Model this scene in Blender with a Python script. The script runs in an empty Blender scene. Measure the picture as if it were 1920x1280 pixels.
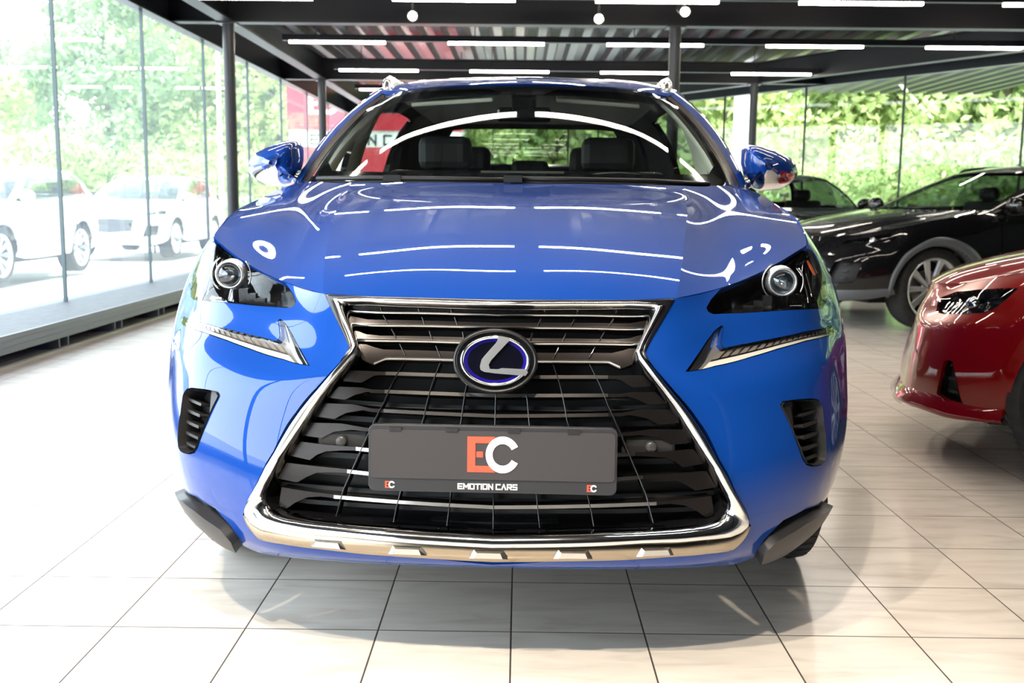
import bpy, bmesh, math, random
import numpy as np
from mathutils import Vector, Matrix
from mathutils.geometry import delaunay_2d_cdt
random.seed(7); np.random.seed(7)
R = math.radians
scene = bpy.context.scene
COL = scene.collection

# ---------------- camera ----------------
cam = bpy.data.cameras.new('camera'); cam_o = bpy.data.objects.new('camera', cam); COL.objects.link(cam_o)
cr, cu, cf = Vector((.99991,.00813,.01022)), Vector((-.01124,.13732,.99046)), Vector((-.00665,.99049,-.13740))
cam_o.matrix_world = Matrix(((cr.x,cu.x,-cf.x,0),(cr.y,cu.y,-cf.y,0),(cr.z,cu.z,-cf.z,1.0596),(0,0,0,1)))
cam.lens = 35.74; cam.sensor_width = 36; cam.clip_start = .05; cam.clip_end = 400
cam.dof.use_dof = True; cam.dof.focus_distance = 2.35; cam.dof.aperture_fstop = 6.3
scene.camera = cam_o
# ---------------- colour management ----------------
vs = scene.view_settings
vs.view_transform = 'Standard'; vs.look = 'None'; vs.gamma = 1; vs.use_curve_mapping = False
vs.exposure = 0.9
# ---------------- sky and sun ----------------
world = bpy.data.worlds.new('sky'); scene.world = world; world.use_nodes = True
nt = world.node_tree; nt.nodes.clear()
wo = nt.nodes.new('ShaderNodeOutputWorld'); bg = nt.nodes.new('ShaderNodeBackground')
tc = nt.nodes.new('ShaderNodeTexCoord'); sx = nt.nodes.new('ShaderNodeSeparateXYZ'); ramp = nt.nodes.new('ShaderNodeValToRGB')
ramp.color_ramp.elements[0].position = 0.0; ramp.color_ramp.elements[0].color = (.95,.98,1,1)
ramp.color_ramp.elements[1].position = 1.0; ramp.color_ramp.elements[1].color = (.60,.78,1,1)
nt.links.new(tc.outputs['Generated'], sx.inputs[0]); nt.links.new(sx.outputs['Z'], ramp.inputs[0])
nt.links.new(ramp.outputs[0], bg.inputs[0]); nt.links.new(bg.outputs[0], wo.inputs[0])
# the overcast sky is brightest on the left (-X) side
sm = nt.nodes.new('ShaderNodeMapRange'); sm.inputs['From Min'].default_value = -1; sm.inputs['From Max'].default_value = .3
sm.inputs['To Min'].default_value = 6.0; sm.inputs['To Max'].default_value = 3.4
nt.links.new(sx.outputs['X'], sm.inputs['Value']); nt.links.new(sm.outputs[0], bg.inputs[1])
sun = bpy.data.lights.new('sun', 'SUN'); sun.energy = 5.5; sun.angle = R(1.5); sun.color = (1,.95,.86)
sun_o = bpy.data.objects.new('sun', sun); COL.objects.link(sun_o); sun_o.rotation_euler = (R(38), R(12), 0)
sun_o.location = (0, -10, 20)
# daylight entering by the long glass wall on the left: a sampling portal in its opening
def portal(loc, rot, sx_, sy_):
    l = bpy.data.lights.new('window_portal', 'AREA'); l.shape = 'RECTANGLE'; l.size = sx_; l.size_y = sy_
    l.cycles.is_portal = True
    o = bpy.data.objects.new('window_portal', l); COL.objects.link(o); o.location = loc; o.rotation_euler = rot
portal((-3.9, 5, 1.55), (0, R(-90), 0), 2.7, 30)
portal((5.9, 15.4, 1.55), (R(90), 0, R(123.7)), 11, 2.7)
# ---------------- materials ----------------
MATS = {}
def mat(name, col=(.5,.5,.5), rough=.5, metal=0, coat=0, emit=None, estr=0, spec=.5, alpha=1, trans=0, ior=1.45):
    if name in MATS: return MATS[name]
    m = bpy.data.materials.new(name); m.use_nodes = True
    b = m.node_tree.nodes['Principled BSDF']
    b.inputs['Base Color'].default_value = (*col, 1); b.inputs['Roughness'].default_value = rough
    b.inputs['Metallic'].default_value = metal; b.inputs['Coat Weight'].default_value = coat
    b.inputs['Coat Roughness'].default_value = .02
    b.inputs['Specular IOR Level'].default_value = spec; b.inputs['IOR'].default_value = ior
    b.inputs['Transmission Weight'].default_value = trans
    if emit: b.inputs['Emission Color'].default_value = (*emit, 1); b.inputs['Emission Strength'].default_value = estr
    MATS[name] = m; return m
def noisy(name, c1, c2, scale=5, rough=.5, metal=0, coat=0, bump=0, stretch=(1,1,1), detail=4, lo=.35, hi=.65):
    """two-tone noise material"""
    if name in MATS: return MATS[name]
    m = mat(name, c1, rough, metal, coat); n = m.node_tree; b = n.nodes['Principled BSDF']
    tc = n.nodes.new('ShaderNodeTexCoord'); mp = n.nodes.new('ShaderNodeMapping'); mp.inputs['Scale'].default_value = stretch
    ns = n.nodes.new('ShaderNodeTexNoise'); ns.inputs['Scale'].default_value = scale; ns.inputs['Detail'].default_value = detail
    rp = n.nodes.new('ShaderNodeValToRGB')
    rp.color_ramp.elements[0].position = lo; rp.color_ramp.elements[0].color = (*c1,1)
    rp.color_ramp.elements[1].position = hi; rp.color_ramp.elements[1].color = (*c2,1)
    n.links.new(tc.outputs['Object'], mp.inputs[0]); n.links.new(mp.outputs[0], ns.inputs['Vector'])
    n.links.new(ns.outputs['Fac'], rp.inputs[0]); n.links.new(rp.outputs[0], b.inputs['Base Color'])
    if bump:
        bp = n.nodes.new('ShaderNodeBump'); bp.inputs['Strength'].default_value = bump; bp.inputs['Distance'].default_value = .01
        n.links.new(ns.outputs['Fac'], bp.inputs['Height']); n.links.new(bp.outputs[0], b.inputs['Normal'])
    return m
def glass(name, tint=(1,1,1), ior=1.5, rough=0.0, gain=1.0):
    """thin pane: clear transmission plus Fresnel mirror reflection"""
    if name in MATS: return MATS[name]
    m = bpy.data.materials.new(name); m.use_nodes = True; n = m.node_tree; n.nodes.clear()
    o = n.nodes.new('ShaderNodeOutputMaterial'); mx = n.nodes.new('ShaderNodeMixShader')
    t = n.nodes.new('ShaderNodeBsdfTransparent'); t.inputs[0].default_value = (*tint,1)
    g = n.nodes.new('ShaderNodeBsdfGlossy'); g.inputs['Roughness'].default_value = rough
    f = n.nodes.new('ShaderNodeFresnel'); f.inputs[0].default_value = ior
    mu = n.nodes.new('ShaderNodeMath'); mu.operation = 'MULTIPLY'; mu.inputs[1].default_value = gain; mu.use_clamp = True
    # the pane is a single sheet: use the same Fresnel from both faces
    ge = n.nodes.new('ShaderNodeNewGeometry')
    ma = n.nodes.new('ShaderNodeMath'); ma.operation = 'MULTIPLY_ADD'; ma.inputs[1].default_value = 1/ior-ior; ma.inputs[2].default_value = ior
    n.links.new(ge.outputs['Backfacing'], ma.inputs[0]); n.links.new(ma.outputs[0], f.inputs[0])
    # on the back face Blender inverts the index itself, so feed it the inverse
    n.links.new(f.outputs[0], mu.inputs[0]); n.links.new(mu.outputs[0], mx.inputs[0])
    n.links.new(t.outputs[0], mx.inputs[1]); n.links.new(g.outputs[0], mx.inputs[2]); n.links.new(mx.outputs[0], o.inputs[0])
    MATS[name] = m; return m

# ---------------- objects ----------------
def link(name, me, parent=None):
    o = bpy.data.objects.new(name, me); COL.objects.link(o)
    if parent is not None: o.parent = parent
    return o
def tag(o, label=None, cat=None, group=None, kind=None):
    if label: o['label'] = label
    if cat: o['category'] = cat
    if group: o['group'] = group
    if kind: o['kind'] = kind
    return o
def empty(name, loc=(0,0,0), rz=0, label=None, cat=None, group=None):
    o = bpy.data.objects.new(name, None); COL.objects.link(o); o.location = loc; o.rotation_euler = (0,0,rz)
    o.empty_display_size = .1
    return tag(o, label, cat, group)
def copy_tree(o, parent=None):
    c = o.copy(); COL.objects.link(c)
    if parent is not None: c.parent = parent
    for ch in [x for x in bpy.data.objects if x.parent == o]: copy_tree(ch, c)
    return c

class MB:
    """mesh builder: collects shapes into one mesh"""
    def __init__(s): s.v = []; s.f = []; s.mi = []; s.sm = []; s.mats = []; s.cn = {}
    def m(s, material):
        if material not in s.mats: s.mats.append(material)
        return s.mats.index(material)
    def add(s, v, f, material=None, smooth=False, normals=None):
        b = len(s.v); s.v += [tuple(map(float,p)) for p in v]
        i = s.m(material) if material else 0
        for q in f: s.f.append([b+k for k in q]); s.mi.append(i); s.sm.append(smooth)
        if normals is not None:
            for k, nn in enumerate(normals): s.cn[b+k] = tuple(map(float,nn))
    def box(s, a, b, material=None):
        x0,y0,z0 = a; x1,y1,z1 = b
        v = [(x0,y0,z0),(x1,y0,z0),(x1,y1,z0),(x0,y1,z0),(x0,y0,z1),(x1,y0,z1),(x1,y1,z1),(x0,y1,z1)]
        s.add(v, [(3,2,1,0),(4,5,6,7),(0,1,5,4),(1,2,6,5),(2,3,7,6),(3,0,4,7)], material)
    def prism(s, poly, a, b, axis='y', material=None, smooth=False):
        """polygon in the two other axes extruded from a to b along axis"""
        n = len(poly)
        def P(p, h): return {'y':(p[0],h,p[1]),'x':(h,p[0],p[1]),'z':(p[0],p[1],h)}[axis]
        v = [P(p,a) for p in poly]+[P(p,b) for p in poly]
        f = [tuple(range(n)), tuple(range(2*n-1,n-1,-1))]+[(i,i+n,(i+1)%n+n,(i+1)%n) for i in range(n)]
        s.add(v, f, material, smooth)
    def tube(s, pts, r, n=10, material=None, closed=False, caps=True):
        pts = [Vector(p) for p in pts]; m = len(pts); rr = r if isinstance(r, (list,tuple)) else [r]*m
        v = []; f = []; up = None
        for i, p in enumerate(pts):
            a = pts[(i-1) % m] if closed else pts[max(i-1,0)]; b = pts[(i+1) % m] if closed else pts[min(i+1,m-1)]
            d = (b-a).normalized()
            if up is None: up = Vector((0,0,1)) if abs(d.z) < .9 else Vector((1,0,0))
            x = d.cross(up).normalized(); up = x.cross(d).normalized()
            for k in range(n):
                q = 2*math.pi*k/n; v.append(p+x*math.cos(q)*rr[i]+up*math.sin(q)*rr[i])
        for i in range(m if closed else m-1):
            j = (i+1) % m
            for k in range(n): f.append((i*n+k, i*n+(k+1)%n, j*n+(k+1)%n, j*n+k))
        if caps and not closed: f += [tuple(range(n-1,-1,-1)), tuple(range((m-1)*n, m*n))]
        s.add(v, f, material, True)
    def lathe(s, prof, n=32, axis='x', c=(0,0,0), material=None, smooth=True, arc=None):
        """profile (radius, height along axis)"""
        v = []; f = []; m = len(prof)
        for r, h in prof:
            for k in range(n):
                q = 2*math.pi*k/n; a, b = r*math.cos(q), r*math.sin(q)
                p = {'x':(h,a,b),'y':(a,h,b),'z':(a,b,h)}[axis]; v.append((p[0]+c[0],p[1]+c[1],p[2]+c[2]))
        for i in range(m-1):
            for k in range(n):
                q = (i*n+k, i*n+(k+1)%n, (i+1)*n+(k+1)%n, (i+1)*n+k)
                f.append(q if axis != 'y' else q[::-1])
        s.add(v, f, material, smooth)
    def sphere(s, c, r, n=12, material=None, sc=(1,1,1)):
        v = []; f = []
        for i in range(n+1):
            a = math.pi*i/n
            for k in range(2*n):
                q = math.pi*k/n
                v.append((c[0]+r*sc[0]*math.sin(a)*math.cos(q), c[1]+r*sc[1]*math.sin(a)*math.sin(q), c[2]+r*sc[2]*math.cos(a)))
        for i in range(n):
            for k in range(2*n): f.append((i*2*n+k, (i+1)*2*n+k, (i+1)*2*n+(k+1)%(2*n), i*2*n+(k+1)%(2*n)))
        s.add(v, f, material, True)
    def build(s, name, material=None, parent=None, bevel=0, autosmooth=False):
        me = bpy.data.meshes.new(name); me.from_pydata(s.v, [], s.f)
        if s.mats:
            for q in s.mats: me.materials.append(q)
            me.polygons.foreach_set('material_index', s.mi)
        elif material: me.materials.append(material)
        me.polygons.foreach_set('use_smooth', s.sm)
        me.update()
        if s.cn:
            nn = [s.cn.get(i, (0,0,0)) for i in range(len(s.v))]
            me.normals_split_custom_set_from_vertices(nn)
        o = link(name, me, parent)
        if bevel:
            b = o.modifiers.new('bevel','BEVEL'); b.width = bevel; b.segments = 2; b.limit_method = 'ANGLE'; b.angle_limit = R(40)
        return o
def boxobj(name, a, b, material, parent=None, bevel=0):
    m = MB(); m.box(a, b); return m.build(name, material, parent, bevel)

# ---------------- panels cut from a surface patch ----------------
def inside(poly, pts):
    x, y = pts[:,0], pts[:,1]; r = np.zeros(len(pts), bool); j = len(poly)-1
    for i in range(len(poly)):
        xi, yi = poly[i]; xj, yj = poly[j]
        c = ((yi > y) != (yj > y)) & (x < (xj-xi)*(y-yi)/((yj-yi) if yj != yi else 1e-12)+xi)
        r ^= c; j = i
    return r
def smooth_poly(poly, it=1):
    """round a closed polygon a little (Chaikin)"""
    for _ in range(it):
        q = []
        for i in range(len(poly)):
            a, b = np.array(poly[i]), np.array(poly[(i+1)%len(poly)]); q += [tuple(a*.75+b*.25), tuple(a*.25+b*.75)]
        poly = q
    return poly
KS, KT = .125, .075
def densify(poly, step, closed=True):
    out = []; n = len(poly)
    for i in range(n if closed else n-1):
        a = np.array(poly[i], float); b = np.array(poly[(i+1)%n], float)
        d = np.hypot((b[0]-a[0])*KS, (b[1]-a[1])*KT); k = max(1, int(math.ceil(d/step)))
        for j in range(k): out.append(tuple(a+(b-a)*j/k))
    if not closed: out.append(tuple(poly[-1]))
    return out
def cut(poly, holes, step):
    """triangulate polygon minus holes in chart space; returns pts, tris, boundary edges"""
    loops = [densify(poly, step)]+[densify(h, step) for h in holes]
    V = []; E = []
    for L in loops:
        b = len(V); V += [(p[0]*KS, p[1]*KT) for p in L]; E += [(b+i, b+(i+1)%len(L)) for i in range(len(L))]
    nb = len(V); B = np.array(V)
    x0, y0 = B.min(0); x1, y1 = B.max(0)
    gx, gy = np.meshgrid(np.arange(x0, x1, step), np.arange(y0, y1, step)); gx[1::2] += step/2
    G = np.stack([gx.ravel(), gy.ravel()], 1)
    sc = lambda L: [(p[0]*KS, p[1]*KT) for p in L]
    ok = inside(sc(loops[0]), G)
    for h in loops[1:]: ok &= ~inside(sc(h), G)
    G = G[ok]
    if len(G):
        d = np.full(len(G), 9.)
        for i in range(0, nb, 200): d = np.minimum(d, np.sqrt(((G[:,None]-B[None,i:i+200])**2).sum(2)).min(1))
        G = G[d > step*.55]
    V2 = [Vector(p) for p in V]+[Vector(p) for p in G.tolist()]
    r = delaunay_2d_cdt(V2, E, [], 0, 1e-7)
    P = np.array([tuple(p) for p in r[0]]); F = [tuple(f) for f in r[2]]
    cen = np.array([P[list(f)].mean(0) for f in F])
    ok = inside(sc(loops[0]), cen)
    for h in loops[1:]: ok &= ~inside(sc(h), cen)
    F = [f for f, k in zip(F, ok) if k]
    ed = {}
    for f in F:
        a = P[f[1]]-P[f[0]]; b = P[f[2]]-P[f[0]]
        if a[0]*b[1]-a[1]*b[0] < 0: f = f[::-1]
        for i in range(3): ed.setdefault(frozenset((f[i], f[(i+1)%3])), []).append((f[i], f[(i+1)%3]))
    F = [f if ((P[f[1]]-P[f[0]])[0]*(P[f[2]]-P[f[0]])[1]-(P[f[1]]-P[f[0]])[1]*(P[f[2]]-P[f[0]])[0]) > 0 else f[::-1] for f in F]
    be = [v[0] for v in ed.values() if len(v) == 1]
    return P/np.array([KS, KT]), F, be
def panel_into(mb, patch, poly, holes=(), off=0, thick=.012, step=.014, side=0, material=None, warp=None, flange=True, edge_mat=None):
    """side 0: as drawn; 1: mirrored to -x; 2: both halves (drawn half has s>=0)"""
    P, F, be = cut(poly, holes, step)
    X = patch.ev(P[:,0], P[:,1]); N = patch.nrm(P[:,0], P[:,1])
    X = X+N*(off if not callable(off) else off(P)[:,None])
    for sg in ([1],[-1],[1,-1])[side]:
        x = X*[sg,1,1]; n = N*[sg,1,1]; f = F if sg == 1 else [q[::-1] for q in F]
        if warp: x2 = warp(x)
        else: x2 = x
        mb.add(x2, f, material, True, n if not warp else None)
        if flange:
            ids = sorted({i for e in be for i in e}); mp = {k: i for i, k in enumerate(ids)}
            top = x[ids]; bot = top-n[ids]*thick; m = len(ids)
            if warp: top, bot = warp(top), warp(bot)
            ff = []
            for a, b in be:
                if abs(P[a,0]) < .004 and abs(P[b,0]) < .004: continue
                q = (mp[b], mp[a], mp[a]+m, mp[b]+m); ff.append(q if sg == 1 else q[::-1])
            mb.add(list(top)+list(bot), ff, edge_mat or material, False)
def panel(name, patch, poly, material, parent, holes=(), **k):
    mb = MB(); panel_into(mb, patch, poly, holes, material=material, **k); return mb.build(name, None, parent)
def grid_into(mb, patch, s0, s1, t0, t1, ns, nt_, off=0, material=None, sg=1):
    s = np.linspace(s0, s1, ns+1); t = np.linspace(t0, t1, nt_+1); S, T = np.meshgrid(s, t)
    X = patch.ev(S.ravel(), T.ravel()); N = patch.nrm(S.ravel(), T.ravel()); X = (X+N*off)*[sg,1,1]
    f = [(j*(ns+1)+i, j*(ns+1)+i+1, (j+1)*(ns+1)+i+1, (j+1)*(ns+1)+i) for j in range(nt_) for i in range(ns)]
    if sg < 0: f = [q[::-1] for q in f]
    mb.add(X, f, material, True)
def arc_resample(pts, n):
    pts = np.array(pts, float); d = np.r_[0, np.cumsum(np.linalg.norm(np.diff(pts, axis=0)*([KS,KT] if pts.shape[1]==2 else [1,1,1]), axis=1))]
    q = np.linspace(0, d[-1], n); return np.stack([np.interp(q, d, pts[:,k]) for k in range(pts.shape[1])], 1)
# ---------- spline patches (car bodywork is drawn as smooth surfaces through section tables) ----------
def spl_matrix(n, q):
    """natural cubic spline interpolation weights for n knots 0..n-1 at positions q"""
    q = np.asarray(q, float)
    A = np.zeros((n, n)); B = np.zeros((n, n))
    A[0, 0] = A[-1, -1] = 1
    for i in range(1, n-1):
        A[i, i-1] = 1; A[i, i] = 4; A[i, i+1] = 1
        B[i, i-1] = 6; B[i, i] = -12; B[i, i+1] = 6
    M = np.linalg.solve(A, B) if n > 2 else np.zeros((n, n))
    i = np.clip(np.floor(q).astype(int), 0, n-2)
    f = q-i; g = 1-f
    W = np.zeros((len(q), n)); r = np.arange(len(q))
    W[r, i] += g; W[r, i+1] += f
    W += ((g**3-g)/6)[:, None]*M[i] + ((f**3-f)/6)[:, None]*M[i+1]
    return W

class Patch:
    """net[t][s] of 3-D points; s runs -(n-1)..(n-1) when mirrored"""
    def __init__(self, net, mirror=True):
        net = np.array(net, float)
        self.off = 0
        if mirror:
            m = net[:, :0:-1].copy(); m[..., 0] *= -1
            self.off = net.shape[1]-1
            net = np.concatenate([m, net], 1)
        self.net = net
        self.nt, self.ns = net.shape[:2]
    def ev(self, s, t):
        Ws = spl_matrix(self.ns, np.asarray(s, float)+self.off)
        Wt = spl_matrix(self.nt, t)
        return np.einsum('kt,ks,tsd->kd', Wt, Ws, self.net)
    def nrm(self, s, t):
        e = 1e-3
        s = np.asarray(s, float); t = np.asarray(t, float)
        a = self.ev(s+e, t)-self.ev(s-e, t); b = self.ev(s, t+e)-self.ev(s, t-e)
        n = np.cross(a, b); return n/(np.linalg.norm(n, axis=1)[:, None]+1e-12)

# columns of the lower bodywork: (x row, y row, z row), bottom edge -> bonnet line
SKIN = [
 ([0]*10, [.05,.01,.0,.015,.05,.075,.09,.11,.12,.13], [.250,.285,.37,.48,.60,.67,.72,.77,.81,.842]),
 ([.20]*10, [.055,.015,.005,.018,.053,.078,.095,.115,.128,.138], [.250,.285,.37,.48,.60,.67,.72,.77,.81,.842]),
 ([.37,.38,.38,.38,.37,.36,.36,.37,.38,.385], [.075,.035,.03,.042,.065,.075,.095,.125,.150,.168], [.248,.285,.37,.48,.60,.67,.72,.77,.81,.845]),
 ([.50,.515,.525,.525,.52,.51,.51,.515,.515,.515], [.12,.075,.065,.07,.095,.115,.17,.215,.26,.30], [.24,.285,.37,.48,.60,.665,.72,.78,.825,.860]),
 ([.62,.64,.65,.66,.66,.66,.66,.655,.65,.65], [.20,.155,.135,.135,.165,.20,.265,.31,.36,.42], [.232,.295,.38,.49,.61,.68,.74,.80,.85,.898]),
 ([.72,.75,.765,.775,.775,.775,.77,.765,.755,.745], [.32,.27,.24,.24,.275,.315,.38,.42,.48,.54], [.245,.30,.39,.50,.62,.695,.755,.82,.88,.930]),
 ([.80,.83,.845,.852,.852,.852,.848,.84,.825,.80], [.46,.42,.395,.39,.42,.46,.51,.55,.60,.63], [.27,.325,.41,.51,.62,.70,.765,.83,.90,.952]),
 ([.85,.88,.893,.900,.902,.902,.900,.89,.865,.825], [.62,.59,.57,.56,.58,.60,.64,.68,.73,.78], [.31,.35,.42,.52,.62,.705,.775,.84,.915,.985]),
 ([.88,.902,.912,.918,.922,.922,.918,.905,.88,.832], [.93]*10, [.31,.36,.43,.53,.63,.72,.79,.86,.94,1.02]),
 ([.88,.90,.912,.920,.924,.924,.919,.905,.875,.824], [1.28]*10, [.27,.34,.43,.54,.65,.74,.82,.90,.99,1.068]),
 ([.86,.885,.898,.903,.906,.908,.908,.902,.880,.80], [1.75]*10, [.23,.31,.42,.54,.66,.76,.85,.94,1.03,1.105]),
 ([.86,.885,.898,.903,.906,.910,.912,.905,.885,.845], [2.6]*10, [.23,.31,.42,.54,.66,.76,.86,.96,1.06,1.14]),
 ([.87,.90,.915,.922,.925,.925,.920,.910,.885,.835], [3.5]*10, [.25,.34,.44,.56,.68,.78,.88,.98,1.08,1.17]),
 ([.80,.85,.87,.88,.885,.885,.88,.86,.83,.79], [4.25,4.27,4.28,4.28,4.28,4.27,4.26,4.24,4.22,4.2], [.30,.36,.46,.58,.70,.80,.90,1.0,1.1,1.19]),
 ([.60,.65,.66,.66,.66,.65,.64,.62,.60,.58], [4.54,4.58,4.60,4.61,4.60,4.58,4.56,4.54,4.48,4.42], [.32,.38,.48,.60,.72,.82,.92,1.02,1.11,1.20]),
 ([0]*10, [4.6,4.64,4.66,4.67,4.66,4.64,4.62,4.60,4.55,4.50], [.32,.38,.48,.60,.72,.82,.92,1.02,1.11,1.20]),
]
def skin_patch(cols):
    return Patch(np.array(cols).transpose(2, 0, 1))
HOOD = [
 [(0,0.125,0.842),(0.22,0.137,0.842),(0.4,0.175,0.846),(0.53,0.312,0.862),(0.66,0.43,0.902),(0.795,0.62,0.95)],
 [(0,0.25,0.905),(0.22,0.255,0.905),(0.425,0.3,0.9),(0.545,0.4,0.888),(0.67,0.53,0.925),(0.81,0.7,0.97)],
 [(0,0.45,0.968),(0.22,0.455,0.967),(0.455,0.49,0.955),(0.57,0.56,0.935),(0.69,0.66,0.965),(0.82,0.8,0.99)],
 [(0,0.7,1.025),(0.23,0.7,1.024),(0.49,0.72,1.01),(0.59,0.77,0.992),(0.71,0.85,1.012),(0.828,0.95,1.021)],
 [(0,0.95,1.07),(0.24,0.95,1.069),(0.52,0.97,1.054),(0.61,1,1.038),(0.72,1.06,1.05),(0.829,1.12,1.046)],
 [(0,1.13,1.098),(0.25,1.14,1.098),(0.54,1.18,1.088),(0.62,1.2,1.079),(0.72,1.25,1.087),(0.822,1.3,1.078)],
 [(0,1.22,1.114),(0.26,1.235,1.115),(0.555,1.3,1.113),(0.63,1.34,1.112),(0.71,1.39,1.116),(0.8,1.46,1.105)],
]
WSHIELD = [
 [(0,1.27,1.107),(0.3,1.3,1.108),(0.56,1.39,1.114),(0.745,1.53,1.122)],
 [(0,1.4737,1.2202),(0.28,1.5012,1.2205),(0.536,1.585,1.2235),(0.724,1.72,1.227)],
 [(0,1.6775,1.3285),(0.26,1.7025,1.328),(0.509,1.78,1.328),(0.688,1.92,1.327)],
 [(0,1.8813,1.4297),(0.24,1.9038,1.4285),(0.473,1.975,1.4255),(0.646,2.11,1.419)],
 [(0,2.085,1.526),(0.22,2.105,1.524),(0.433,2.17,1.518),(0.591,2.3,1.499)],
]
GSIDE = [
 [(0.75,1.51,1.119),(0.729,1.715,1.23),(0.693,1.915,1.329),(0.651,2.105,1.419),(0.598,2.295,1.499)],
 [(0.815,1.6,1.127),(0.789,1.8,1.24),(0.748,1.99,1.343),(0.696,2.18,1.436),(0.634,2.36,1.519)],
 [(0.845,1.9,1.145),(0.826,2.02,1.255),(0.786,2.16,1.363),(0.731,2.32,1.461),(0.658,2.5,1.547)],
 [(0.862,2.5,1.155),(0.837,2.52,1.265),(0.797,2.56,1.38),(0.743,2.62,1.485),(0.671,2.8,1.577)],
 [(0.858,3.2,1.175),(0.835,3.2,1.285),(0.797,3.22,1.395),(0.743,3.25,1.5),(0.671,3.35,1.583)],
 [(0.82,3.9,1.195),(0.797,3.88,1.3),(0.764,3.86,1.4),(0.713,3.84,1.49),(0.648,3.85,1.563)],
 [(0.76,4.35,1.205),(0.742,4.3,1.305),(0.709,4.24,1.395),(0.663,4.16,1.475),(0.603,4.08,1.54)],
]
ROOF = [
 [(0,2.078,1.526),(0.22,2.098,1.523),(0.43,2.163,1.514),(0.596,2.295,1.5)],
 [(0,2.2,1.555),(0.22,2.22,1.551),(0.44,2.28,1.542),(0.634,2.36,1.52)],
 [(0,2.5,1.602),(0.24,2.51,1.598),(0.46,2.52,1.588),(0.658,2.5,1.548)],
 [(0,2.9,1.628),(0.24,2.9,1.624),(0.47,2.9,1.616),(0.674,2.85,1.582)],
 [(0,3.4,1.625),(0.24,3.4,1.621),(0.47,3.4,1.614),(0.674,3.35,1.588)],
 [(0,3.9,1.592),(0.24,3.9,1.588),(0.46,3.88,1.584),(0.651,3.85,1.568)],
 [(0,4.22,1.56),(0.22,4.21,1.556),(0.42,4.17,1.551),(0.606,4.08,1.545)],
]
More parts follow.
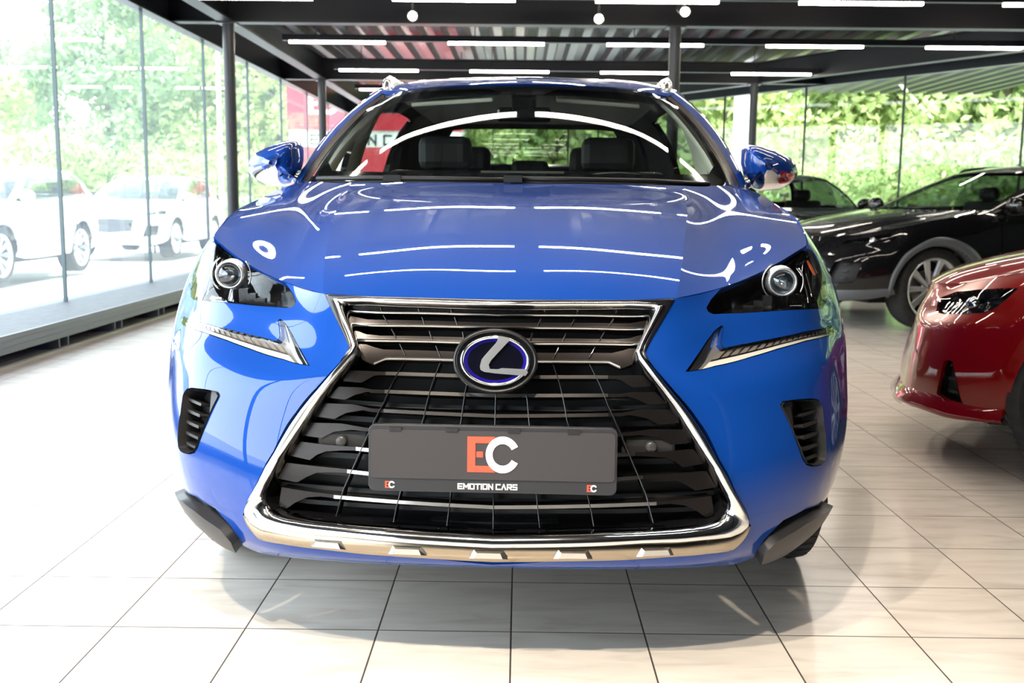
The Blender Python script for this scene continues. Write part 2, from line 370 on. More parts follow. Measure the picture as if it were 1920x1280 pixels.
# outlines of openings and seams on the body surfaces, in (s, t) surface coordinates
OUT = {
 'LAMP': [(3.045,8.916),(3.831,8.887),(4.603,8.762),(5.654,8.912),(6.049,8.575),(6.12,8.114),(6.176,7.666),(6.071,7.264),(5.853,6.87),(5.649,6.626),(5.391,6.592),(4.728,6.8),(4.245,6.994),(3.785,7.177),(3.343,7.347),(2.835,7.587),(2.731,7.756),(2.7,8.029),(2.809,8.438)],
 'DRL': [(2.385,5.462),(2.627,6.26),(2.737,6.619),(2.842,6.883),(2.957,7.031),(2.989,6.988),(2.956,6.704),(2.929,6.396),(2.991,6.215),(3.293,6.225),(3.603,6.192),(3.941,6.146),(4.609,6.05),(5.761,5.822),(5.845,5.671),(5.754,5.534),(4.545,5.746),(3.902,5.765),(3.419,5.726),(2.833,5.618),(2.629,5.526)],
 'VENT': [(3.831,4.025),(3.88,4.098),(4.197,4.049),(4.543,3.972),(4.702,3.902),(4.782,3.779),(4.814,3.386),(4.858,3.231),(4.905,2.879),(4.896,2.705),(4.795,2.659),(4.557,2.71),(4.39,2.784),(4.29,2.915),(4.173,3.172),(4.058,3.45),(3.937,3.738),(3.856,3.94)],
 'GR_OUT': [(-0.047,8.947),(0.516,8.989),(1.107,9),(1.597,9),(2.073,8.963),(1.968,8.067),(1.89,7.276),(1.82,6.696),(1.754,6.151),(1.899,5.672),(2.033,5.242),(2.218,4.594),(2.351,4.22),(2.462,3.925),(2.583,3.669),(2.683,3.418),(2.769,3.191),(2.893,2.958),(3.034,2.597),(3.146,2.349),(3.247,2.143),(3.324,1.928),(3.348,1.785),(3.336,1.647),(3.298,1.46),(3.202,1.278),(3.103,1.135),(2.679,1.158),(1.998,1.104),(1.427,1.038),(0.73,0.999),(0.007,0.914)],
 'FR_OUT': [(-0.046,8.76),(0.516,8.78),(1.108,8.833),(1.535,8.856),(1.897,8.666),(1.84,7.987),(1.799,7.285),(1.743,6.697),(1.706,6.24),(1.736,6.075),(1.873,5.593),(2.003,5.141),(2.185,4.499),(2.315,4.112),(2.428,3.834),(2.548,3.563),(2.65,3.328),(2.732,3.14),(2.862,2.894),(3.011,2.526),(3.126,2.293),(3.218,2.087),(3.278,1.898),(3.286,1.759),(3.165,1.657),(2.969,1.593),(2.556,1.59),(2.134,1.55),(1.641,1.557),(1.212,1.521),(0.611,1.484),(0.009,1.44)],
 'FR_IN': [(-0.044,8.322),(0.515,8.337),(1.11,8.396),(1.477,8.46),(1.782,8.417),(1.749,7.784),(1.709,7.198),(1.666,6.697),(1.612,6.199),(1.645,5.917),(1.765,5.468),(1.867,5.076),(2.024,4.461),(2.13,4.111),(2.238,3.818),(2.325,3.616),(2.427,3.41),(2.525,3.225),(2.599,3.101),(2.712,2.837),(2.817,2.603),(2.915,2.347),(2.933,2.205),(2.865,2.051),(2.746,1.97),(2.539,1.915),(2.128,1.865),(1.647,1.837),(1.076,1.816),(0.55,1.781),(0.008,1.745)],
 'BLUE_LOW': [(5.95,1.2),(5.4,1.42),(4.9,1.62),(4.592,1.694),(4.085,1.59),(3.916,1.39),(3.758,1.17),(3.679,0.817),(3.74,0.286)],
 'CLAD': [(5.527,1.256),(5.454,1.042),(5.218,0.903),(5.039,0.73),(4.624,0.208),(3.791,0.279),(3.677,0.861),(3.832,1.192),(4.216,1.338),(4.457,1.461),(4.846,1.54)],
 'REFL': [(4.013,1.343),(4.071,1.553),(4.286,1.641),(4.65,1.657),(4.573,1.573),(4.363,1.475)],
 'SLAT_U1': [(0,8.166),(0.156,8.177),(1.318,8.212),(1.632,8.181),(1.737,8.266),(1.828,8.39),(1.794,8.014),(1.74,7.823),(0.157,7.774),(0,7.749)],
 'SLAT_U2': [(-0.048,7.396),(0.157,7.41),(1.514,7.478),(1.652,7.584),(1.801,7.691),(1.796,7.294),(1.763,7.113),(0.157,7.083),(-0.046,7.071)],
 'SLAT_U3': [(-0.043,6.666),(0.387,6.687),(1.349,6.695),(1.554,6.756),(1.637,6.857),(1.754,6.94),(1.725,6.618),(1.676,6.439),(0.397,6.395),(-0.041,6.374)],
 'SLAT_U4': [(-0.038,6.052),(0.427,6.076),(1.323,6.113),(1.458,6.222),(1.557,6.32),(1.665,6.324),(1.657,6.001),(1.609,5.64),(1.441,5.429),(1.278,5.659),(0.458,5.643),(-0.036,5.616)],
 'SLAT_L1': [(-0.033,5.078),(0.393,5.103),(0.873,5.126),(1.275,5.144),(1.382,5.149),(1.516,5.166),(1.78,5.184),(1.87,4.833),(1.866,4.749),(1.61,4.695),(1.561,4.759),(1.438,4.966),(1.381,5.004),(1.274,5),(0.873,4.983),(0.394,4.96),(-0.032,4.935)],
 'SLAT_L2': [(-0.028,4.411),(0.4,4.432),(0.876,4.455),(1.269,4.472),(1.445,4.479),(1.58,4.531),(1.923,4.545),(2.033,4.276),(2.06,4.212),(1.805,4.17),(1.672,4.303),(1.501,4.404),(1.442,4.374),(1.268,4.367),(0.877,4.352),(0.401,4.331),(-0.027,4.312)],
 'SLAT_L3': [(-0.022,3.922),(0.407,3.939),(0.881,3.961),(1.263,3.979),(1.432,3.987),(1.686,4.064),(2.092,4.067),(2.197,3.815),(2.213,3.783),(1.918,3.75),(1.763,3.877),(1.534,3.944),(1.43,3.914),(1.262,3.907),(0.881,3.891),(0.408,3.869),(-0.021,3.853)],
 'SLAT_L4': [(-0.017,3.535),(0.414,3.552),(0.885,3.579),(1.258,3.6),(1.488,3.613),(1.813,3.67),(2.258,3.66),(2.391,3.465),(2.403,3.433),(2.075,3.399),(1.903,3.517),(1.661,3.568),(1.486,3.552),(1.257,3.539),(0.886,3.519),(0.415,3.493),(-0.016,3.475)],
 'SLAT_L5': [(-0.012,3.18),(0.42,3.2),(0.889,3.231),(1.255,3.255),(1.579,3.277),(1.966,3.284),(2.388,3.32),(2.546,3.121),(2.565,3.073),(2.224,3.008),(2.115,3.111),(1.987,3.175),(1.766,3.204),(1.577,3.218),(1.255,3.197),(0.889,3.172),(0.421,3.141),(-0.011,3.121)],
 'SLAT_L6': [(-0.007,2.761),(0.426,2.785),(0.893,2.821),(1.256,2.848),(1.674,2.879),(2.11,2.901),(2.592,2.936),(2.709,2.697),(2.74,2.623),(2.411,2.571),(2.257,2.693),(2.11,2.782),(1.882,2.804),(1.674,2.814),(1.256,2.783),(0.893,2.756),(0.426,2.719),(-0.006,2.695)],
 'SLAT_L7': [(-0.003,2.288),(0.429,2.311),(0.897,2.337),(1.261,2.35),(1.853,2.364),(2.194,2.392),(2.669,2.447),(2.717,2.076),(2.704,2.015),(2.594,1.983),(2.435,2.145),(2.251,2.271),(2.04,2.309),(1.855,2.29),(1.262,2.276),(0.898,2.263),(0.43,2.237),(-0.002,2.214)],
 'RIB_A': [(0.31,4.719),(0.363,3.797),(0.441,2.984),(0.476,2.271),(0.502,1.825)],
 'RIB_B': [(0.607,5.562),(0.78,3.808),(0.964,2.901),(1.066,2.222),(1.1,1.868)],
 'RIB_C': [(1.033,5.605),(1.265,4.125),(1.481,3.338),(1.726,2.475),(1.819,1.911)],
 'RIB_0': [(-0.028,4.471),(-0.02,3.785),(-0.005,3.151),(0.003,2.252),(0.012,1.779)],
 'WEB_0': [(0.854,7.623),(0.811,7.183)],
 'WEB_1': [(1.315,7.728),(1.257,7.251)],
 'WEB_2': [(0.482,7.658),(0.439,7.193)],
 'WEB_3': [(0.378,6.904),(0.357,6.508)],
 'WEB_4': [(0.757,6.919),(0.714,6.521)],
 'WEB_5': [(1.215,6.996),(1.151,6.57)],
 'WEB_6': [(0.671,6.291),(0.609,5.825)],
 'WEB_7': [(1.107,6.351),(1.028,5.868)],
 'WEB_8': [(0.546,8.355),(0.514,7.934)],
 'WEB_9': [(0.918,8.376),(0.886,7.954)],
 'WEB_10': [(1.359,8.382),(1.332,8.005)],
 'ARCH_F': [(9.169,0.67),(9.179,1.333),(9.17,1.89),(9.142,2.384),(9.094,2.838),(9.027,3.265),(8.941,3.68),(8.839,4.097),(8.721,4.51),(8.591,4.894),(8.453,5.231),(8.308,5.512),(8.157,5.714),(8,5.819),(7.842,5.812),(7.687,5.692),(7.544,5.467),(7.415,5.159),(7.295,4.797),(7.18,4.391),(7.081,3.95),(7.01,3.491),(6.949,3.022),(6.873,2.535),(6.784,1.989),(6.694,1.315),(6.54,0.382)],
 'ARCH_R': [(12.605,0.42),(12.601,1.12),(12.592,1.682),(12.577,2.166),(12.556,2.602),(12.526,3),(12.488,3.369),(12.443,3.714),(12.394,4.039),(12.341,4.338),(12.285,4.591),(12.225,4.784),(12.164,4.906),(12.102,4.956),(12.041,4.934),(11.98,4.838),(11.922,4.672),(11.867,4.439),(11.817,4.154),(11.771,3.837),(11.731,3.499),(11.697,3.14),(11.67,2.753),(11.65,2.332),(11.639,1.868),(11.634,1.353),(11.637,0.786)],
 'RED_LAMP': [(2.787,6.592),(2.767,7.164),(3.148,7.766),(3.99,7.826),(4.732,7.706),(5.574,7.645),(5.494,6.983),(5.353,6.411),(5.113,5.93),(4.471,5.779),(3.549,5.749),(3.068,5.93)],
 'RED_VENT': [(4.792,3.191),(5.053,3.191),(5.293,2.378),(5.373,1.264),(4.972,1.415),(4.571,1.686),(4.772,2.559)],
}
# ================= THE SETTING =================
T = .33; GX, GY = -.011, 2.399
def floor_mat():
    m = mat('floor_tile', (.62,.58,.53), .12, 0); n = m.node_tree; b = n.nodes['Principled BSDF']; L = n.links
    b.inputs['Specular IOR Level'].default_value = .45
    tc = n.nodes.new('ShaderNodeTexCoord'); mp = n.nodes.new('ShaderNodeMapping')
    mp.inputs['Location'].default_value = (-GX/T, -GY/T, 0); mp.inputs['Scale'].default_value = (1/T, 1/T, 1)
    L.new(tc.outputs['Object'], mp.inputs[0])
    br = n.nodes.new('ShaderNodeTexBrick'); br.offset = 0; br.squash = 1
    br.inputs['Scale'].default_value = 1; br.inputs['Mortar Size'].default_value = .0075; br.inputs['Mortar Smooth'].default_value = .3
    br.inputs['Brick Width'].default_value = 1; br.inputs['Row Height'].default_value = 1; br.inputs['Bias'].default_value = 0
    br.inputs['Color1'].default_value = (.0,.0,.0,1); br.inputs['Color2'].default_value = (1,1,1,1)
    L.new(mp.outputs[0], br.inputs['Vector'])
    # long pale veins running across each tile, different in every tile
    wn = n.nodes.new('ShaderNodeTexWhiteNoise'); fl = n.nodes.new('ShaderNodeVectorMath'); fl.operation = 'FLOOR'
    L.new(mp.outputs[0], fl.inputs[0]); L.new(fl.outputs[0], wn.inputs['Vector'])
    ad = n.nodes.new('ShaderNodeVectorMath'); ad.operation = 'MULTIPLY_ADD'; ad.inputs[1].default_value = (7,7,7)
    L.new(wn.outputs['Color'], ad.inputs[0]); L.new(tc.outputs['Object'], ad.inputs[2])
    m2 = n.nodes.new('ShaderNodeMapping'); m2.inputs['Scale'].default_value = (2.2, 11, 1); L.new(ad.outputs[0], m2.inputs[0])
    ns = n.nodes.new('ShaderNodeTexNoise'); ns.inputs['Scale'].default_value = 1.6; ns.inputs['Detail'].default_value = 5; ns.inputs['Distortion'].default_value = .6
    L.new(m2.outputs[0], ns.inputs['Vector'])
    rp = n.nodes.new('ShaderNodeValToRGB'); e = rp.color_ramp.elements
    e[0].position = .30; e[0].color = (.60,.53,.47,1); e[1].position = .62; e[1].color = (.76,.70,.63,1)
    k = e.new(.45); k.color = (.70,.64,.575,1)
    L.new(ns.outputs['Fac'], rp.inputs[0])
    mx = n.nodes.new('ShaderNodeMix'); mx.data_type = 'RGBA'; mx.inputs[7].default_value = (.07,.055,.045,1)
    L.new(br.outputs['Fac'], mx.inputs[0]); L.new(rp.outputs[0], mx.inputs[6]); L.new(mx.outputs[2], b.inputs['Base Color'])
    mr = n.nodes.new('ShaderNodeMath'); mr.operation = 'MULTIPLY_ADD'; mr.inputs[1].default_value = .5; mr.inputs[2].default_value = .16
    L.new(br.outputs['Fac'], mr.inputs[0]); L.new(mr.outputs[0], b.inputs['Roughness'])
    bp = n.nodes.new('ShaderNodeBump'); bp.invert = True; bp.inputs['Strength'].default_value = .4; bp.inputs['Distance'].default_value = .002
    L.new(br.outputs['Fac'], bp.inputs['Height']); L.new(bp.outputs[0], b.inputs['Normal'])
    return m
STEEL = mat('black_steel', (.010,.010,.012), .40, .0, spec=.25)
STEEL2 = mat('charcoal_steel', (.020,.021,.025), .36, .0, spec=.35)
ALU = mat('grey_aluminium', (.22,.23,.25), .35, .6)
SILL = noisy('sill_stone', (.055,.06,.066), (.085,.09,.097), 18, .6)
PANEL = mat('sill_front', (.14,.15,.165), .4, .1)
BLACK = mat('matt_black', (.012,.012,.013), .6)
WALL = mat('dark_wall', (.045,.045,.05), .7)
PANE = glass('window_glass', (.93,.97,.96), 1.5)
def haze_glass(name, haze, col):  # clear pane with a pale translucent share that imitates a veil of haze
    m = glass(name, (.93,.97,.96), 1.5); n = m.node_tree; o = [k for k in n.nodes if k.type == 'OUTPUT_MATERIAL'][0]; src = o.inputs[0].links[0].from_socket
    t = n.nodes.new('ShaderNodeBsdfTranslucent'); t.inputs[0].default_value = (*col,1); mx = n.nodes.new('ShaderNodeMixShader'); mx.inputs[0].default_value = haze
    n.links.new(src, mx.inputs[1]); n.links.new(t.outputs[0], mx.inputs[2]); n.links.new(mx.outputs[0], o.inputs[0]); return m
PANE_L = haze_glass('haze_window_glass', .055, (.82,.93,1))  # overexposure haze put into the left panes as a bluish white tint
def structure(o): o['kind'] = 'structure'; return o

# corners of the hall: left wall x=-3.75, oblique right glass wall, rear glass wall
LX = -3.75; Y0 = -9.0; YB = 22.0
RA = Vector((1.0, YB)); RB = Vector((9.3, 8.8))            # oblique wall line
RD = (RB-RA).normalized(); RN = Vector((RD.y, -RD.x))*-1
mb = MB(); mb.add([(LX-.3,Y0,0),(RB.x,Y0,0),(RB.x,RB.y,0),(RA.x,RA.y,0),(LX-.3,YB,0)], [(0,1,2,3,4)])
structure(mb.build('floor', floor_mat()))
# ceiling: trapezoidal steel sheet, ribs running along the hall
CZ = 3.50
def ceiling():
    mb = MB(); x = LX-.3; v = []; prof = []
    while x < RB.x+.4:
        prof += [(x, CZ), (x+.12, CZ), (x+.165, CZ-.11), (x+.285, CZ-.11)]; x += .33
    for y in (Y0-.2, YB+.3): v += [(p[0], y, p[1]) for p in prof]
    n = len(prof); mb.add(v, [(i, i+1, n+i+1, n+i) for i in range(n-1)])
    o = mb.build('ceiling', mat('galvanised_sheet', (.035,.035,.04), .26, .0, spec=.17, ior=1.5)); s = o.modifiers.new('s','SOLIDIFY'); s.thickness = .02; s.offset = 1
    return o
structure(ceiling())
mb = MB(); mb.box((LX-.4,Y0-.3,CZ+.1), (RB.x+.4,YB+.4,CZ+.25)); structure(mb.build('ceiling', STEEL))   # roof deck above the sheet

def ibeam(name, a, b, z0, h=.27, w=.16, t=.018, mat_=STEEL):
    """I-section between two plan points"""
    a, b = Vector((*a,0)), Vector((*b,0)); d = (b-a).normalized(); n = Vector((-d.y, d.x, 0)); mb = MB()
    def bx(o0, o1, za, zb):
        v = [a+n*o0, b+n*o0, b+n*o1, a+n*o1]
        mb.add([(p.x,p.y,za) for p in v]+[(p.x,p.y,zb) for p in v], [(3,2,1,0),(4,5,6,7),(0,1,5,4),(1,2,6,5),(2,3,7,6),(3,0,4,7)])
    bx(-w/2, w/2, z0, z0+t); bx(-w/2, w/2, z0+h-t, z0+h); bx(-.006, .006, z0+t, z0+h-t)
    return structure(mb.build(name, mat_))
tn = 0
def trim_name():
    global tn; tn += 1; return 'trim_%d' % tn
def wall_line_x(y): return RA.x+(y-RA.y)*RD.x/RD.y
for y in (.85, 5.95, 11.05, 16.15): ibeam(trim_name(), (LX, y), (min(wall_line_x(y) if y > RB.y else RB.x, RB.x), y), 2.88, h=.32)
ibeam(trim_name(), (-3.1, Y0), (-3.1, YB), 2.88, h=.32)
ibeam(trim_name(), (LX+.02, Y0), (LX+.02, YB), 2.86, h=.44, w=.14, mat_=STEEL2)
q0 = RA-RN*-0; 
OFF = .62
def obl(t, off=0): p = RA+RD*t+Vector((-RD.y*-1, RD.x*-1))*off; return p
INW = Vector((RD.y, -RD.x)); INW = INW if INW.x < 0 or INW.y < 0 else -INW        # towards the hall
def ob(t, off=0): return RA+RD*t+INW*off
Lw = (RB-RA).length
ibeam(trim_name(), tuple(ob(0,.86)), tuple(ob(Lw,.86)), 2.88, h=.32)
ibeam(trim_name(), tuple(ob(0,0)), tuple(ob(Lw,0)), 2.86, h=.44, w=.14, mat_=STEEL2)
ibeam(trim_name(), (LX, YB), (RA.x, YB), 2.86, h=.44, w=.14, mat_=STEEL2)
# steel columns
def column(x, y, r=.062):
    mb = MB(); mb.lathe([(r,0),(r,2.88)], 24, 'z', (x,y,0)); mb.box((x-.11,y-.11,0),(x+.11,y+.11,.012)); mb.box((x-.1,y-.1,2.865),(x+.1,y+.1,2.88))
    return structure(mb.build(trim_name(), STEEL2))
for x, y in ((-3.1,11.05),(-3.1,16.15),(-3.1,.85),(1.61,11.05),(1.61,.85),(3.60,16.15),(6.7,11.05)): column(x, y)

# left glass wall with its raised sill and heater slot
mb = MB(); mb.box((LX-.12,Y0,.17),(-3.16,YB,.2)); structure(mb.build(trim_name(), SILL))
mb = MB(); mb.box((-3.20,Y0,.085),(-3.165,YB,.17)); mb.box((-3.175,Y0,.17),(-3.155,YB,.203)); mb.box((-3.166,Y0,.125),(-3.162,YB,.129)); structure(mb.build(trim_name(), PANEL, bevel=.003))
mb = MB(); mb.box((LX-.12,Y0,0),(-3.42,YB,.17)); structure(mb.build(trim_name(), BLACK))
mb = MB()
y = Y0+.3
while y < YB: mb.box((-3.42,y,0),(-3.2,y+.02,.085)); mb.box((-3.42,y+.14,0),(-3.2,y+.16,.085)); y += .98
structure(mb.build(trim_name(), PANEL))
mb = MB(); mb.box((-3.215,Y0,0),(-3.19,YB,.012)); structure(mb.build(trim_name(), ALU))
ys = [8.30+1.95*k for k in range(-8, 7)]
wn_ = 0
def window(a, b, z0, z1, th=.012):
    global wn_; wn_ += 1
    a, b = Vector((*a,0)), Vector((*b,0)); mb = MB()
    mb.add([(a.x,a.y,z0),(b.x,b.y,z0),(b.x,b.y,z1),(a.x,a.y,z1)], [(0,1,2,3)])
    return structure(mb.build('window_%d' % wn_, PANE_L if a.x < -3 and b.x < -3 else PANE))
def mullion(p, d, z0, z1, w=.020, dep=.03):
    d = Vector((*d,0)).normalized(); n = Vector((-d.y,d.x,0)); c = Vector((*p,0)); mb = MB()
    v = [c-d*w/2-n*dep/2, c+d*w/2-n*dep/2, c+d*w/2+n*dep/2, c-d*w/2+n*dep/2]
    mb.add([(q.x,q.y,z0) for q in v]+[(q.x,q.y,z1) for q in v], [(3,2,1,0),(4,5,6,7),(0,1,5,4),(1,2,6,5),(2,3,7,6),(3,0,4,7)])
    return structure(mb.build(trim_name(), mat('mullion_grey', (.10,.13,.14), .4, spec=.3) if p[0] < 0 else STEEL2))
yy = [Y0]+ys[0:]+[YB]
yy = sorted(set(v for v in yy if Y0 <= v <= YB))
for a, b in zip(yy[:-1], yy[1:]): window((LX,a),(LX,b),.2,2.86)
for v in yy: mullion((LX+.02,v),(0,1),.2,2.86)
# oblique right wall: glass down to a low plinth
ts = []; t = (Vector((4.49,16.45))-RA).dot(RD)
while t > 0: t -= 1.83
t += 1.83
while t < Lw: ts.append(t); t += 1.83
tt = [0]+ts+[Lw]
for a, b in zip(tt[:-1], tt[1:]):
    if b-a > .1: window(tuple(ob(a)), tuple(ob(b)), .2, 2.86)
for v in tt: mullion(tuple(ob(v)), tuple(RD), .2, 2.86)
mb = MB(); A, B_, C_, D_ = ob(0,.0), ob(Lw,.0), ob(Lw,.45), ob(0,.45)
mb.add([(p.x,p.y,z) for z in (0,.2) for p in (A,B_,C_,D_)], [(3,2,1,0),(4,5,6,7),(0,1,5,4),(1,2,6,5),(2,3,7,6),(3,0,4,7)]); structure(mb.build(trim_name(), SILL))
# rear glass wall
for a, b in ((LX,-2.2),(-2.2,-.6),(-.6,1.0)): window((a,YB),(b,YB),.2,2.86); mullion((b,YB),(1,0),.2,2.86)
mb = MB(); mb.box((LX,YB-.3,0),(1,YB+.05,.2)); structure(mb.build(trim_name(), SILL))
# closed walls beside and behind the camera
mb = MB(); mb.box((RB.x,Y0,0),(RB.x+.2,RB.y,CZ)); structure(mb.build('wall_right', WALL))
mb = MB(); mb.box((LX-.3,Y0-.2,0),(RB.x+.2,Y0,CZ)); structure(mb.build('wall_back', WALL))

# ---------------- strip lights ----------------
TUBE = mat('lit_tube', (1,1,1), .5, emit=(1,.90,.78), estr=28)
LZ = 2.90
def light_row(y, x0, n, label, zz=LZ, P=1.89):
    t = empty('strip_light', (x0-.08, y, zz), 0, label, 'light', 'rows of strip lights under the ceiling')
    L = (n-1)*P+1.14+.16
    h = MB(); h.box((0,-.035,.015),(L,.035,.085)); h.build('housing', STEEL, t)
    for k in range(n):
        d = MB(); d.box((.08+k*P,-.022,-.012),(.08+k*P+1.14,.022,.016)); d.build('light_tube', TUBE, t)
    for k in range(n):
        w = MB(); w.tube([(.4+k*P,0,.085),(.4+k*P,0,CZ-.15-zz)], .006, 6); w.build('suspension_wire', STEEL, t)
    return t
light_row(12.45, -2.77, 5, 'black light trunking with lit tubes, the nearer full row seen under the sheet ceiling')
light_row(15.1, -2.64, 4, 'black light trunking with lit tubes, the farther row just above the car roof')
light_row(9.8, -3.10, 5, 'strip light row at the very top edge of the photo, before the first beam')
light_row(17.7, -2.75, 2, 'farthest short strip light row glimpsed above the left side of the car roof')
for y, w in ((7.6,'first'),(5.27,'second'),(4.0,'third'),(1.5,'fourth')):
    light_row(y, -2.49, 5 if y > 5 else 4 if y > 2 else 3, w+' strip light row overhead in front of the first beam, mirrored in the blue bodywork', P=1.29)

# ---------------- spotlights ----------------
def spot(x, y, z, label, aim=None, power=0, group='small spotlights on the ceiling beam'):
    t = empty('spotlight', (x, y, z), 0, label, 'spotlight', group)
    d = (Vector(aim)-Vector((x,y,z))).normalized() if aim else Vector((0,-.6,-.8))
    h = MB(); b = -d*.16; h.tube([tuple(b), (0,0,0)], [.042,.048], 20, caps=False); h.tube([tuple(b-d*.02), tuple(b)], [.02,.042], 20)
    h.build('lamp_body', STEEL, t)
    g = MB(); g.sphere(tuple(-d*.012), .040, 10); g.build('bulb', mat('lit_spot', (1,1,1), .4, emit=(1,.86,.62), estr=60), t)
    a = MB(); a.tube([tuple(-d*.09),(0,0,.13),(0,0,3.1-z)], .010, 8); a.build('bracket', STEEL, t)
    if power:
        l = bpy.data.lights.new('spot_beam', 'SPOT'); l.energy = power; l.spot_size = R(68); l.spot_blend = .6; l.shadow_soft_size = .035; l.color = (1,.87,.70)
        o = bpy.data.objects.new('spot_beam', l); COL.objects.link(o); o.location = (x+d.x*.03, y+d.y*.03, z+d.z*.03)
        o.rotation_euler = d.to_track_quat('-Z','Y').to_euler()
    return t
spot(-1.035, 9.9, 2.77, 'left lit spotlight on the dark cross beam', aim=(-.6,2,.6), power=220)
spot(.72, 9.9, 2.76, 'middle lit spotlight on the dark cross beam', aim=(.3,2,.6), power=220)
spot(1.53, 9.9, 2.83, 'right lit spotlight at the top edge above the middle column', aim=(2.5,4,.4), power=220)
for (x, y, tx, ty), w in zip( ((-1.1,.50,-.6,2.0),(-.25,.42,-.2,2.0)), ('left','right')):
    spot(x, y, 2.86, w+' ceiling spotlight above the photographer, aimed at the nose of the blue car', aim=(tx,ty,.0), power=185, group='spotlights above the photographer')
# ================= THE BLUE CAR =================
def paint(name, col, metal=.45, rough=.38):
    m = mat(name, col, rough, metal, coat=1.0); m.node_tree.nodes['Principled BSDF'].inputs['Coat Roughness'].default_value = .012; m.node_tree.nodes['Principled BSDF'].inputs['Specular IOR Level'].default_value = .06
    return m
BLUE = paint('blue_paint', (.0032,.046,.275), .12, .45)
CHROME = mat('bright_chrome', (.78,.79,.80), .10, 1)
SATIN = mat('satin_chrome', (.62,.62,.61), .22, 1)
DARKCH = mat('dark_chrome', (.20,.18,.17), .22, 1)
SLAT = noisy('bronze_grey_metal', (.019,.0165,.016), (.031,.027,.026), 600, .27, .75)
GUN = mat('gunmetal_trim', (.045,.045,.047), .28, .8)
PLASTIC = mat('black_plastic', (.018,.018,.019), .42)
GLOSSB = mat('gloss_black', (.006,.006,.007), .06, 0, coat=.5)
RUBBER = noisy('tyre_rubber', (.012,.012,.013), (.022,.022,.022), 40, .7)
CLEAR = glass('lamp_glass', (.97,.98,.98), 1.42)
TINT = glass('car_glass', (.84,.90,.86), 1.5)
MTINT = glass('mid_car_glass', (.50,.56,.52), 1.5)
DTINT2 = glass('rear_car_glass', (.42,.47,.43), 1.5)
DTINT = glass('dark_car_glass', (.22,.25,.24), 1.5)
BEIGE = mat('beige_lining', (.80,.74,.62), .8)
LEATHER = mat('black_leather', (.010,.010,.011), .55, spec=.3)

def mirror_poly(h):
    """closed outline from its s>=0 half, given from the top centre round to the bottom centre"""
    h = [(max(p[0], 0) if abs(p[0]) < .06 else p[0], p[1]) for p in h]
    return h+[(-a, b) for a, b in h[::-1] if abs(a) > 1e-6]
def clamp0(h): return [(0.0 if abs(p[0]) < .06 else p[0], p[1]) for p in h]
def strip_into(mb, A, B, n, f, material, sides=(1,-1), mirror_ok=True, smooth=True, patch=None, anchors=None):
    """surface strip between two (s,t) polylines; f = list of (blend, offset) across"""
    if anchors:
        a = np.concatenate([arc_resample(A[i0:i1+1], k)[(0 if q == 0 else 1):] for q, ((i0,i1),_,k) in enumerate(anchors)])
        b = np.concatenate([arc_resample(B[j0:j1+1], k)[(0 if q == 0 else 1):] for q, (_,(j0,j1),k) in enumerate(anchors)])
    else: a, b = arc_resample(A, n), arc_resample(B, n)
    rows = []
    for w, off in f:
        q = a*(1-w)+b*w; rows.append(patch.ev(q[:,0], q[:,1])+patch.nrm(q[:,0], q[:,1])*off)
    m = len(rows); n = len(a); V = np.stack(rows, 1).reshape(-1, 3)
    F = [(i*m+k, i*m+k+1, (i+1)*m+k+1, (i+1)*m+k) for i in range(n-1) for k in range(m-1)]
    # orientation: face outward
    g = F[len(F)//2]; nn = np.cross(V[g[1]]-V[g[0]], V[g[2]]-V[g[0]]); q = a[len(a)//2]; pn = patch.nrm([q[0]],[q[1]])[0]
    if nn@pn < 0: F = [x[::-1] for x in F]
    for sg in sides:
        mb.add(V*[sg,1,1], F if sg > 0 else [x[::-1] for x in F], material, smooth)
def ribbon3(mb, A, B, n, material, sides=(1,), sub=1):
    a, b = arc_resample(A, n), arc_resample(B, n)
    V = np.concatenate([a, b]); F = [(i, i+1, n+i+1, n+i) for i in range(n-1)]
    for sg in sides: mb.add(V*[sg,1,1], F if sg > 0 else [x[::-1] for x in F], material, True)

